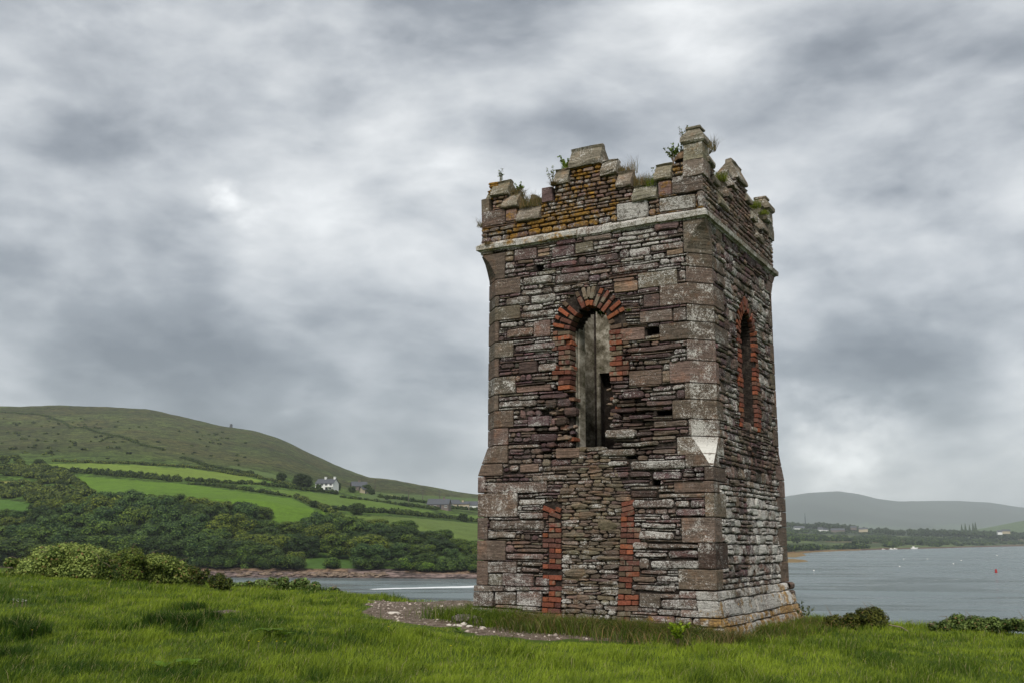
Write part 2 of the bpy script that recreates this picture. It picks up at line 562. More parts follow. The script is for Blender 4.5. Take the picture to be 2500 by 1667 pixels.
FIELDS = [
    ([z4(270, 565), z4(830, 562), z4(1300, 578), z4(1850, 622), z4(2287, 688), z5(300, 350), z5(420, 388), z5(0, 365), z4(1700, 706), z4(1300, 684), z4(860, 640), z4(560, 628), z4(330, 615)], (.130, .185, .028)),
    ([z4(620, 672), z4(1000, 698), z4(1600, 742), z4(2315, 832), z5(560, 500), z5(780, 600), z5(930, 660), z5(950, 720), z5(660, 720), z5(300, 700), z4(1900, 940), z4(1200, 900), z4(800, 850), z4(690, 740)], (.088, .158, .016)),
    ([z5(-140, 350), z5(0, 388), z5(500, 425), z5(980, 470), z5(1300, 520), z5(1600, 575), z5(2240, 690), z5(2240, 650), z5(1800, 620), z5(1600, 640), z5(1000, 620), z5(820, 580), z5(600, 490), z5(0, 405)], (.088, .140, .022)),
    ([z5(900, 650), z5(1240, 648), z5(1700, 678), z5(2260, 725), z5(2260, 1000), z5(2000, 950), z5(1700, 850), z5(1200, 760)], (.105, .150, .034)),
    ([z4(0, 893), z4(440, 938), z4(300, 1000), z4(200, 1060), z4(0, 1040)], (.060, .120, .020)),
    ([z4(-20, 712), z4(225, 735), z4(180, 752), z4(-20, 734)], (.20, .19, .05)),
    ([z5(0, 200), z5(500, 300), z5(420, 330), z5(0, 250)], (.075, .11, .03)),
    ([z5(1250, 440), z5(2260, 500), z5(2260, 620), z5(1500, 560), z5(1100, 500)], (.070, .105, .030)),
    ([z5(650, 1110), z5(760, 1030), z5(1000, 960), z5(1180, 1030), z5(1240, 1110), z5(1180, 1150)], (.060, .115, .022)),
    ([z5(1400, 455), z5(1650, 495), z5(1500, 500)], (.12, .14, .045)),
]
azs = np.concatenate([np.linspace(az_of(-1800), az_of(-40), 60)[:-1], np.linspace(az_of(-40), az_of(1200), 360), np.linspace(az_of(1200), az_of(1700), 30)[1:]])
rr = np.concatenate([[286, 290], np.arange(293, 316, 1.6), np.arange(317, 420, 4), np.geomspace(421, 1400, 190), np.linspace(1420, 2200, 20)])
A, RR = np.meshgrid(azs, rr)
HX, HY = RR * np.tan(A), RR
HZv = hill_z(HX, HY)
P = np.stack([HX, HY, HZv], -1)
rel = P - EYE
yc_ = rel[..., 1] * cp + rel[..., 2] * sp
zc_ = -rel[..., 1] * sp + rel[..., 2] * cp
uu, vv = rel[..., 0] / yc_ * FPX, zc_ / yc_ * FPX
PX, PY = 1250 + uu * cr - vv * sr, 833.5 - (uu * sr + vv * cr)
jx, jy = PX + 3 * fbm(HX / 9, HY / 9, 40, 2), PY + 1.5 * fbm(HX / 9, HY / 9, 41, 2)
hn = fbm(HX / 120, HY / 120, 31, 5)
hn2 = fbm(HX / 25, HY / 40, 33, 4)
heath = .80 * np.array([.064, .074, .020])[None, None] * (1 + .5 * hn[..., None]) + np.clip(hn2, 0, 1)[..., None] * np.array([.020, .040, .006]) + np.clip(-hn2, 0, 1)[..., None] * np.array([.030, .012, .006])
low = np.array([.050, .088, .014])
k_ = sstep(RR, 760, 520)[..., None]
colr = heath * (1 - k_) + low * (1 + .3 * hn[..., None]) * k_
isf = np.zeros(PX.shape)
for poly, c in FIELDS:
    m_ = inpoly(jx, jy, poly) & (RR < 1250) & (RR > 304)
    colr[m_] = np.array(c) * 1.15 * (1 + .14 * hn2[m_][:, None] + .1 * hn[m_][:, None])
    isf[m_] = 1
# foreshore: shingle and rock
beach = np.array([.17, .125, .11]) * (1 + .3 * fbm(HX / 2.5, HY / 2.5, 50, 3)[..., None])
cliff = np.array([.15, .10, .065]) * (1 + .7 * fbm(HX / 1.6, HY / 6, 51, 3)[..., None])
bm = (RR < 309 + 3 * fbm(HX / 8, HY / 8, 52, 2))
colr[bm] = beach[bm]
bm2 = bm & (RR > 303.5) & ((PX < 850) | (PX > 990))
colr[bm2] = cliff[bm2]
wet = (RR < 296.5)
colr[wet] = colr[wet] * .5
col = np.concatenate([np.clip(colr, .004, 1), isf[..., None]], -1).reshape(-1, 4)
M_HILL, t = material('hill_vegetation')
co = t.n('ShaderNodeTexCoord').outputs['Object']
at_ = t.n('ShaderNodeAttribute', attribute_name='tint')
f = t.noise(co, .12, 8, .72)
g = t.noise(t.mapping(co, (1, 1, 2)), .55, 6, .75)
h = t.math('ADD', t.math('MULTIPLY', f, .5), t.math('MULTIPLY', g, .5))
k = t.mix(at_.outputs['Alpha'], t.ramp(h, [(.44, .22), (.5, .90), (.56, 1.9)]), t.ramp(h, [(.42, .82), (.58, 1.18)]))
c = t.mix(1.0, at_.outputs['Color'], k, 'MULTIPLY')
rk = t.math('MULTIPLY', t.smooth(g, .72, .78), t.math('SUBTRACT', 1.0, at_.outputs['Alpha']))
c = t.mix(rk, c, (.26, .25, .22))
finish(t, c, .95, h, 1.6, .9)
n_r, n_a = A.shape
I = np.arange(n_r * n_a).reshape(n_r, n_a)
Fq = np.stack([I[:-1, :-1], I[:-1, 1:], I[1:, 1:], I[1:, :-1]], -1).reshape(-1, 4)
tag(link('hillside', fastmesh('hillside', P.reshape(-1, 3), Fq, M_HILL, {'tint': col}, True)), kind='structure')

# ------------------------------------------------------------------ far shore on the right, and the mountain
RSX = [1500, 1750, 1925, 2000, 2100, 2300, 2500, 3200]
RSR = [700, 740, 800, 950, 1107, 1440, 2050, 2300]
RTZ = [-8, 34, 50, 44, 36, 27, 26, -8]
RAZ = [az_of(x) for x in RSX]


def shore_r(az):
    return np.interp(az, RAZ, RSR)


def far_z(X, Y):
    az, r = np.arctan2(X, Y), Y
    rs = shore_r(az) + 12 * vnoise(az * 260, r * 0, 61)
    tz = np.interp(az, RAZ, RTZ)
    s = (r - rs) / (2700 - rs)
    z = np.where(s > 0, .6 + tz * np.clip(s, 0, 1.2) ** 1.15, (r - rs) * .02)
    z = z + sstep(s, .25, .6) * 3 * fbm(X / 300, Y / 300, 62, 3)
    # low green hill at the right edge
    z = z + 56 * np.exp(-(((az - az_of(2560)) / .05) ** 2)) * sstep(r, 2900, 3600)
    return z


def farhit(px, py):
    d = ray(px, py)
    t = 700.0
    while t < 4200:
        P = EYE + d * t
        if P[2] <= float(far_z(P[:1], P[1:2])[0]) and P[2] > .3:
            return P
        t += 4
    return EYE + d * 2600


azs = np.linspace(az_of(1500), az_of(3200), 420)
rr = np.concatenate([np.geomspace(660, 3000, 150), np.linspace(3060, 4200, 16)])
A, RR = np.meshgrid(azs, rr)
HX, HY = RR * np.tan(A), RR
HZv = far_z(HX, HY)
sh = RR - shore_r(A)
n_ = fbm(HX / 200, HY / 90, 71, 4)
strip = vnoise(A * 22 + .0, sh / 95, 73) + .4 * vnoise(A * 60, sh / 60, 74)
c = np.array([.055, .075, .028]) * (1 + .3 * n_[..., None])
c = np.where((strip > .15)[..., None], np.array([.095, .125, .040]), c)
c = np.where((strip < -.45)[..., None], np.array([.105, .090, .040]), c)
c = np.where((sh > 900)[..., None], np.array([.035, .05, .022]) * (1 + .3 * n_[..., None]), c)
c = np.where((RR > 2950)[..., None], np.array([.085, .125, .045]) * (1 + .25 * n_[..., None]), c)
c = np.where((sh < 46 + 20 * n_)[..., None], np.array([.105, .062, .040]), c)
c = np.where(((sh < 20) & (A < az_of(2100)))[..., None], np.array([.20, .13, .055]), c)
col = np.concatenate([np.clip(c, .004, 1), np.full(c.shape[:2] + (1,), .6)], -1).reshape(-1, 4)
n_r, n_a = A.shape
I = np.arange(n_r * n_a).reshape(n_r, n_a)
Fq = np.stack([I[:-1, :-1], I[:-1, 1:], I[1:, 1:], I[1:, :-1]], -1).reshape(-1, 4)
tag(link('far_shore', fastmesh('far_shore', np.stack([HX, HY, HZv], -1).reshape(-1, 3), Fq, M_HILL, {'tint': col}, True)), kind='structure')

# mudflat spits just right of the tower
for nm, pts in (('mudflat', [(1925, 1338), (1960, 1339), (1985, 1343), (1958, 1349), (1968, 1355), (1940, 1359), (1900, 1358), (1850, 1350), (1850, 1338)]),
                ('mudflat', [(1880, 1363), (1935, 1363), (1965, 1366), (1973, 1369), (1955, 1371), (1900, 1372), (1860, 1370)])):
    vs = []
    for a_, b_ in pts:
        d = ray(a_, b_)
        p = EYE + d * (-11.9 / d[2])
        vs.append((p[0], p[1], .10))
    cx, cy = np.mean([v[0] for v in vs]), np.mean([v[1] for v in vs])
    n = len(vs)
    low_ = [((v[0] - cx) * 1.04 + cx, (v[1] - cy) * 1.04 + cy, -.6) for v in vs]
    me = mesh(nm, vs + [(cx, cy, .35)] + low_, [(i, (i + 1) % n, n) for i in range(n)] + [(n + 1 + i, n + 1 + (i + 1) % n, (i + 1) % n, i) for i in range(n)], plain('seaweed_mud', (.20, .135, .055), .9, .3, .2))
    tag(link(nm, me), kind='structure')

MSK = [(1300, 1316), (1450, 1300), (1600, 1262), (1750, 1232), (1925, 1217), (1980, 1209), (2052, 1206), (2100, 1212), (2150, 1224), (2200, 1229), (2280, 1228), (2340, 1228), (2425, 1233), (2500, 1245), (2700, 1254), (3000, 1285), (3300, 1324)]
MZ = [12 + (1312 + .006 * (x - 1250) - y) * 9000 / FPX for x, y in MSK]
MAZ = [az_of(x) for x, y in MSK]
azs = np.linspace(az_of(1300), az_of(3300), 300)
rr = np.linspace(4600, 11500, 70)
A, RR = np.meshgrid(azs, rr)
HX, HY = RR * np.tan(A), RR
top = np.interp(A, MAZ, MZ)
pr = np.where(RR < 9000, sstep(RR, 4400, 9000) ** 1.15, 1 - .6 * sstep(RR, 9000, 11800))
HZv = -4 + (top + 4) * pr + 30 * fbm(HX / 600, HY / 1200, 81, 5) * np.sin(np.pi * np.clip((RR - 4600) / 4400, 0, 1)) ** 1
n_ = fbm(HX / 300, HY / 500, 83, 5)
c = np.array([.045, .056, .040]) * (1 + .5 * n_[..., None])
c = np.where((HZv < 95 + 40 * n_)[..., None], np.array([.065, .090, .050]) * (1 + .35 * n_[..., None]), c)
col = np.concatenate([np.clip(c, .004, 1), np.full(c.shape[:2] + (1,), 1.0)], -1).reshape(-1, 4)
n_r, n_a = A.shape
I = np.arange(n_r * n_a).reshape(n_r, n_a)
Fq = np.stack([I[:-1, :-1], I[:-1, 1:], I[1:, 1:], I[1:, :-1]], -1).reshape(-1, 4)
tag(link('mountain', fastmesh('mountain', np.stack([HX, HY, HZv], -1).reshape(-1, 3), Fq, M_HILL, {'tint': col}, True)), kind='structure')

# ------------------------------------------------------------------ haze
m, t = material('haze')
v = t.n('ShaderNodeVolumePrincipled', {'Color': (.80, .86, .90, 1), 'Density': 1.05e-4, 'Anisotropy': 0.0})
t.n('ShaderNodeOutputMaterial', {'Volume': v.outputs[0]})
x0, x1, y0, y1, zz0, zz1 = -12500, 12500, -3200, 13500, -9, 480
vs = [(x, y, z) for z in (zz0, zz1) for y in (y0, y1) for x in (x0, x1)]
me = mesh('haze', vs, [(0, 2, 3, 1), (4, 5, 7, 6), (0, 1, 5, 4), (2, 6, 7, 3), (0, 4, 6, 2), (1, 3, 7, 5)], m)
tag(link('haze', me), kind='stuff')
# ================================================================== the ruined tower
YAW = 0.5204723
Nc = np.array([2.924939, 14.373268])
Uv, Vv = np.array([-math.cos(YAW), math.sin(YAW)]), np.array([math.sin(YAW), math.cos(YAW)])
Lc = Nc + 4 * Uv
CEN = Nc + 2 * Uv + 2 * Vv
ZB = 10.5                                 # world height of the tower's local zero
tower = tag(empty('ruined_tower', (CEN[0], CEN[1], ZB), -YAW),
            'square ruined stone folly tower with battlements and red brick arched openings', 'tower')
TW = tower


def front(px, py):
    d = ray(px, py)
    n = -Vv
    p = d * ((n @ Lc) / (n @ d[:2]))
    return float((p[:2] - Lc) @ (-Uv)), float(p[2]) + 1.5


def right(px, py):
    d = ray(px, py)
    n = -Uv
    p = d * ((n @ Nc) / (n @ d[:2]))
    return float((p[:2] - Nc) @ Vv), float(p[2]) + 1.5


# faces: 0 front, 1 right, 2 back, 3 left.  P(face, s, z, d): s along the face, d outwards
def P3(face, s, z, d):
    if face == 0:
        return (s - 2, -2 - d, z)
    if face == 1:
        return (2 + d, s - 2, z)
    if face == 2:
        return (2 - s, 2 + d, z)
    return (-2 - d, 2 - s, z)


Z_PL, Z_BR0, Z_BR1, Z_CH, Z_C = 0.76, 2.50, 2.98, 5.55, 6.317     # plinth, broach foot, broach top, top stop, cornice underside
CH = 0.30


def batter(face, s, z):
    """outward flare of the foot of the wall"""
    if z >= Z_PL:
        return 0.0
    k = (Z_PL - z) / .75
    a = {0: .05, 1: .12 + .09 * max(0, min(1, s / 4)), 2: .2, 3: .10}[face]
    return a * k


def chamf(z):
    if z < Z_BR0 or z > Z_C - .02:
        return 0.0
    if z < Z_BR1:
        return CH * (z - Z_BR0) / (Z_BR1 - Z_BR0)
    if z > Z_CH + .3:
        return CH * max(0.0, 1 - (z - Z_CH - .3) / (Z_C - .06 - Z_CH - .3)) ** .6
    return CH


TINTS = {'p': (0.104, 0.069, 0.066), 'b': (0.134, 0.099, 0.079), 'g': (0.136, 0.112, 0.085), 't': (0.228, 0.163, 0.112), 'r': (0.190, 0.126, 0.100),
         'w': (0.136, 0.102, 0.082), 'd': (0.070, 0.049, 0.042), 'o': (0.197, 0.126, 0.066), 'c': (0.161, 0.138, 0.100), 'f': (0.141, 0.110, 0.078)}


def jt(c, k=.14):
    a = 1 + rnd.uniform(-k, k) * 1.4
    return tuple(max(.01, x * a * (1 + rnd.uniform(-k, k) * .35)) for x in c)


def wear_at(face, s, z):
    """(white lichen, ochre lichen, moss) for a place on the wall"""
    n = ns(s * 1.3 + face * 7, z * 1.3, 3.3)
    wv = .45 + .34 * n
    oc = .06 + .06 * n
    mo = .15 + .15 * ns(s * 2, z * 2, 9)
    if face == 0:
        wv += .10 * max(0, (s - 2.2) / 1.8)
        wv += .02 if z < 1.6 else 0
    if face == 1:
        wv += .22 if z < 2.3 else .04
    if z > Z_C:
        wv -= .02
        if face in (0, 3):
            oc = .64 + .36 * ns(s * 1.5, z * 1.5, 5) + .14 * (1 - abs(s - 1.7) / 2)
        else:
            oc = .34 + .2 * n
        mo += .12
    if z < Z_PL:
        wv += .12 if face == 1 else .0
        oc = .26 + (.30 if face == 1 else .18 * max(0, (s - 2) / 2)) + .25 * n + (.2 if z < .35 else 0)
    return (max(0, min(1, wv)), max(0, min(1, oc)), max(0, min(1, mo)))


BUF = []           # every masonry piece: (kind, verts, faces, tint, wear, area weight, material, label)


def piece(kind, verts, faces, tint, wear, weight, mat=None, label=None):
    BUF.append((kind, verts, faces, tint, wear, weight, mat or M_STONE, label))


def outline(s0, s1, z0, z1, style, rr_):
    w_, h_ = s1 - s0, z1 - z0
    cx, cz = (s0 + s1) / 2, (z0 + z1) / 2
    pts = []
    if style == 'lens':
        n = 10
        e = rr_.uniform(.60, 1.05)
        sk = rr_.uniform(-.35, .35)
        for i in range(n):
            a = 2 * math.pi * (i + .3 * rr_.random()) / n
            c, s = math.cos(a), math.sin(a)
            x = abs(c) ** e * (1 if c > 0 else -1)
            y = abs(s) ** e * (1 if s > 0 else -1)
            k = rr_.uniform(.86, 1.04)
            pts.append((cx + w_ / 2 * x * k, cz + h_ / 2 * y * k * (1 + sk * x)))
        return pts
    if style == 'rubble':
        k = max(2, min(6, int(w_ / .10)))
        a_ = min(.20 * h_, .013)
        r_ = min(.34 * h_, .03, w_ * .25)
    else:
        k = max(1, min(4, int(w_ / .2)))
        a_ = min(.04 * h_, .005)
        r_ = min(.10 * h_, .014)
    tl = rr_.uniform(-.4, .4) * a_ * 2
    for i in range(k + 1):
        x = s0 + r_ + (w_ - 2 * r_) * i / k
        pts.append((x + rr_.uniform(-a_, a_) * .8, z0 + rr_.uniform(0, a_)))
    pts.append((s1 - rr_.uniform(0, a_), z0 + r_ + a_ * .5))
    pts.append((s1 - rr_.uniform(0, a_), z1 - r_ - a_ * .5))
    for i in range(k, -1, -1):
        x = s0 + r_ + (w_ - 2 * r_) * i / k
        pts.append((x + rr_.uniform(-a_, a_) * .8, z1 - rr_.uniform(0, a_) + tl * (i / k - .5)))
    pts.append((s0 + rr_.uniform(0, a_), z1 - r_ - a_ * .5))
    pts.append((s0 + rr_.uniform(0, a_), z0 + r_ + a_ * .5))
    return pts


def warp(s, z):
    k = max(0.0, min(1.0, min(s, 4 - s) / .5))
    return z + k * (.022 * ns(s * .8, z * 1.3, 40) + .010 * ns(s * 2.6, z * 2.2, 41))


def flat_stone(face, s0, s1, z0, z1, style='rubble', d=0.0, kind='stone', tint=None, wear=None, depth=.12, mat=None, bulge=None, tilt=None, label=None, rot=0, joint=None):
    if s1 - s0 < .02 or z1 - z0 < .014:
        return
    j = joint if joint is not None else {'rubble': .0028, 'ashlar': .0035, 'lens': .000}[style]
    pts = outline(s0 + j, s1 - j, z0 + j, z1 - j, style, rnd)
    cx, cz = (s0 + s1) / 2, (z0 + z1) / 2
    if rot:
        c, s = math.cos(rot), math.sin(rot)
        pts = [(cx + (a - cx) * c - (b - cz) * s, cz + (a - cx) * s + (b - cz) * c) for a, b in pts]
    h_ = min(z1 - z0, s1 - s0)
    if bulge is None:
        bulge = {'rubble': rnd.uniform(.004, .016), 'ashlar': .003, 'lens': rnd.uniform(.006, .018)}[style]
    if tilt is None:
        tilt = {'rubble': rnd.uniform(-.22, .12), 'ashlar': 0, 'lens': rnd.uniform(-.2, .1)}[style]
    tw = {'rubble': rnd.uniform(-.03, .03), 'ashlar': rnd.uniform(-.006, .006), 'lens': rnd.uniform(-.05, .05)}[style]
    n = len(pts)
    ins = {'rubble': .22, 'ashlar': .06, 'lens': .34}[style]
    bev = {'rubble': .008, 'ashlar': .005, 'lens': .014}[style]
    V_, F_ = [], []

    def dd(x, z, extra):
        return d + batter(face, x, z) + tilt * (z - cz) + tw * (x - cx) + extra
    for x, z in pts:
        V_.append(P3(face, x, warp(x, z), dd(x, z, -depth)))
    for x, z in pts:
        V_.append(P3(face, x, warp(x, z), dd(x, z, -bev)))
    for x, z in pts:
        x2, z2 = x + (cx - x) * min(.5, ins * h_ / max(.02, s1 - s0) * 1.3), z + (cz - z) * ins * 1.3
        V_.append(P3(face, x2, warp(x2, z2), dd(x2, z2, bulge * rnd.uniform(.2, 1.0))))
    V_.append(P3(face, cx, warp(cx, cz), dd(cx, cz, bulge)))
    for i in range(n):
        k = (i + 1) % n
        F_ += [(i, k, n + k, n + i), (n + i, n + k, 2 * n + k, 2 * n + i), (2 * n + i, 2 * n + k, 3 * n)]
    piece(kind, V_, F_, tint or jt(TINTS['b']), wear or wear_at(face, cx, cz), (s1 - s0) * (z1 - z0), mat, label)


def subtract(rects, b):
    out = []
    for (a0, a1, c0, c1) in rects:
        b0, b1, e0, e1 = b
        if b1 <= a0 or b0 >= a1 or e1 <= c0 or e0 >= c1:
            out.append((a0, a1, c0, c1))
            continue
        if e1 < c1:
            out.append((a0, a1, e1, c1))
        if e0 > c0:
            out.append((a0, a1, c0, e0))
        m0, m1 = max(c0, e0), min(c1, e1)
        if b0 > a0:
            out.append((a0, b0, m0, m1))
        if b1 < a1:
            out.append((b1, a1, m0, m1))
    return out


BLOCK = {0: [], 1: [], 2: [], 3: []}


def ashlar(face, s0, s1, z0, z1, cls='b', d=None, style='ashlar', kind='stone', wear=None, **kw):
    BLOCK[face].append((s0, s1, z0, z1))
    flat_stone(face, s0, s1, z0, z1, style, rnd.uniform(.0, .012) if d is None else d, kind, jt(TINTS[cls]), wear or wear_at(face, (s0 + s1) / 2, (z0 + z1) / 2), **kw)


# ------------------------------------------------------------------ window and door shapes
WC, WH = 2.05, .31                # centre and half width of the windows
W_SP, W_AP = 4.70, 5.22
APX = {0: 5.13, 1: 5.26, 2: 5.22, 3: 5.22}
WHF = {0: .345, 1: .39, 2: .31, 3: .31}
BRF = {0: .31, 1: .225, 2: .33, 3: .33}           # springing and apex of the opening
BR = .33                          # width of the brick surround


def arch_half(z, hw, sp_, ap):
    """half width of a pointed arch at height z"""
    if z <= sp_:
        return hw
    rise = ap - sp_
    if z >= ap:
        return 0.0
    r_ = (hw * hw + rise * rise) / (2 * hw)
    q = r_ * r_ - (z - sp_) ** 2
    return max(0.0, math.sqrt(max(0, q)) - (r_ - hw))


ring_out = WH + BR
for face in (0, 1, 3):
    ring_out = WHF[face] + BRF[face]
    apo = APX[face] + BRF[face] + .02
    zz = W_SP
    while zz < apo:
        hw = arch_half(zz + .01, ring_out - .015, W_SP, apo)
        BLOCK[face].append((WC - hw, WC + hw, zz, zz + .05))
        zz += .05

# ------------------------------------------------------------------ quoins
def quoin(corner, z0, z1, a, b, cls='b', wear=None):
    """corner c joins face c-1 (its end, length a) and face c (its start, length b)"""
    fa, fb = (corner - 1) % 4, corner
    j = .004
    z0, z1 = z0 + j, z1 - j
    zs = [z0]
    for q in (Z_BR0, (Z_BR0 + Z_BR1) / 2, Z_BR1, Z_CH + .3, Z_CH + .45, Z_CH + .58, Z_C - .075):
        if z0 + .02 < q < z1 - .02:
            zs.append(q)
    zs.append(z1)
    zs = sorted(zs)
    rings = []
    jj = [rnd.uniform(.0, .010) for _ in range(4)]
    for z in zs:
        c = max(chamf(z), .008)
        bt_a, bt_b = batter(fa, 4, z), batter(fb, 0, z)
        p = lambda f_, s_, d_: Vector(P3(f_, s_, z, d_))
        # corner point carrying both batters
        def corner_pt(sa, sb, da, db):
            A_ = Vector(P3(fa, 4 - sa, z, da))
            B_ = Vector(P3(fb, sb, z, db))
            return A_, B_
        front_end = p(fa, 4 - a, bt_a + jj[0])
        f1 = p(fa, 4 - c, bt_a + jj[0]) + (Vector(P3(fb, 0, 0, bt_b)) - Vector(P3(fb, 0, 0, 0)))
        f2 = p(fb, c, bt_b + jj[1]) + (Vector(P3(fa, 0, 0, bt_a)) - Vector(P3(fa, 0, 0, 0)))
        side_end = p(fb, b, bt_b + jj[1])
        side_in = p(fb, b, -.13)
        mid_in = p(fb, .13 + CH * .55, -.13 - CH * .25)
        front_in = p(fa, 4 - a, -.13)
        rings.append([front_end, (front_end + f1) / 2 + Vector(P3(fa, 0, 0, rnd.uniform(0, .006))) - Vector(P3(fa, 0, 0, 0)), f1, f2, (f2 + side_end) / 2, side_end, side_in, mid_in, front_in])
    V_, F_ = [], []
    m_ = len(rings[0])
    # inset top and bottom rims so that the arrises read as worn
    allr = []
    for k, rg_ in enumerate(rings):
        allr.append([tuple(v) for v in rg_])
    ctr = sum((Vector(v) for v in allr[0]), Vector()) / m_
    bot = [tuple(Vector(v) + (ctr - Vector(v)) * .03 + Vector((0, 0, 0))) for v in allr[0]]
    top_ = [tuple(Vector(v) + (Vector((ctr.x, ctr.y, v[2])) - Vector(v)) * .03) for v in allr[-1]]
    mids = [[(x, y, z + (.010 if k == 0 else -.010 if k == len(allr) - 1 else 0)) for x, y, z in r_] for k, r_ in enumerate(allr)]
    stack = [bot] + mids + [top_]
    for r_ in stack:
        V_ += r_
    for k in range(len(stack) - 1):
        for i in range(m_):
            q = (i + 1) % m_
            F_.append((k * m_ + i, k * m_ + q, (k + 1) * m_ + q, (k + 1) * m_ + i))
    F_.append(tuple(range(m_))[::-1])
    F_.append(tuple((len(stack) - 1) * m_ + i for i in range(m_)))
    wr_ = wear or wear_at(fa, 3.7, (z0 + z1) / 2)
    wr_ = (max(0, wr_[0] - .10), wr_[1] + .08, wr_[2] + .05)
    wl = [wr_] * len(V_)
    if corner == 1 and z1 < Z_CH:
        # the chamfer is its own facet, thickly crusted towards its foot
        o = len(V_)
        zt = [z for z in zs if z >= Z_BR0 - .01]
        if len(zt) >= 2:
            for z in zt:
                r_ = rings[zs.index(z)]
                off = Vector((.707, -.707, 0)) * .0025
                V_ += [tuple(r_[2] + off), tuple(r_[3] + off)]
                g_ = 1.0 if z < 2.80 else .84 if z < 3.0 else .58 if z < 3.6 else .50
                wl += [(g_, .1, .05)] * 2
            for k in range(len(zt) - 1):
                F_.append((o + 2 * k, o + 2 * k + 1, o + 2 * k + 3, o + 2 * k + 2))
    piece('quoin', V_, F_, tuple(x * k for x, k in zip(jt(TINTS['b' if cls in 'or' else cls], .14), (.84, .83, .82))), wl, (a + b) * (z1 - z0), M_ASH)
    BLOCK[fa].append((4 - a, 4.2, z0 - .004, z1 + .004))
    BLOCK[fb].append((-.2, b, z0 - .004, z1 + .004))


# near corner, traced course by course: top, bottom, left end, right end in photograph pixels
for (yt, yb, xl, xr, cls, wv) in ((536, 620, 1669, 1737, 'c', .42), (621, 652, 1680, 1764, 'b', .5), (653, 690, 1675, 1742, 'b', .5), (691, 742, 1611, 1766, 'b', .52),
                              (743, 783, 1677, 1744, 'b', .62), (784, 826, 1611, 1777, 'b', .5), (827, 876, 1677, 1747, 'o', .55), (877, 930, 1635, 1754, 'b', .42),
                              (931, 970, 1672, 1755, 'b', .5), (971, 1018, 1642, 1766, 'r', .5), (1019, 1060, 1682, 1756, 'b', .60), (1061, 1107, 1654, 1765, 'r', .66),
                              (1108, 1138, 1674, 1755, 'b', .60), (1139, 1172, 1722, 1770, 'o', .4), (1173, 1201, 1646, 1756, 'b', .45), (1202, 1261, 1722, 1772, 'b', .55),
                              (1262, 1324, 1665, 1762, 'b', .5), (1325, 1389, 1705, 1777, 'd', .45), (1390, 1441, 1657, 1764, 'r', .45)):
    xm = 1745 if yt > 1100 else 1735
    z1_, z0_ = right(xm, yt)[1], right(xm, yb)[1]
    a_ = 4 - front(xl, (yt + yb) / 2)[0]
    b_ = right(xr, (yt + yb) / 2)[0]
    quoin(1, z0_, z1_, max(.12, a_), max(.10, b_), cls, (wv, .12 if yt > 600 else .3, .12))
# left corner
for (yt, yb, xr, cls, wv) in ((622, 685, 1232, 'b', .2), (686, 725, 1270, 'b', .38), (726, 752, 1218, 'o', .4), (753, 786, 1269, 'g', .4), (787, 837, 1217, 'b', .3),
                              (838, 876, 1253, 'g', .5), (877, 921, 1217, 'b', .35), (922, 964, 1258, 'g', .55), (965, 1003, 1216, 'b', .3), (1004, 1045, 1253, 'b', .4),
                              (1046, 1087, 1240, 'b', .4), (1088, 1131, 1239, 'b', .42), (1132, 1161, 1226, 'b', .25), (1162, 1202, 1184, 'w', .5), (1203, 1261, 1262, 'b', .58),
                              (1262, 1317, 1190, 'o', .45), (1318, 1367, 1234, 'b', .36), (1368, 1428, 1191, 'b', .3)):
    z1_, z0_ = front(1195, yt)[1], front(1195, yb)[1]
    b_ = front(xr, (yt + yb) / 2)[0]
    quoin(0, z0_, z1_, rnd.choice((.34, .55)), max(.10, b_), cls, (wv, .12, .12))
# far right and back corners
for cn in (2, 3):
    z = Z_PL
    k = 0
    while z < Z_C - .1:
        h_ = rnd.uniform(.22, .36)
        if z + h_ > Z_C - .12:
            h_ = Z_C - .01 - z
        k += 1
        quoin(cn, z, z + h_, .55 if k % 2 else .36, .36 if k % 2 else .55, rnd.choice('bbbgr'), (.4, .08, .12))
        z += h_

# ------------------------------------------------------------------ big stones of the front face, traced
def q2(x, y):
    return 1150 + x / 2.904, 580 + y / 2.904


def q3(x, y):
    return 1130 + x / 2.767, 1080 + y / 2.767


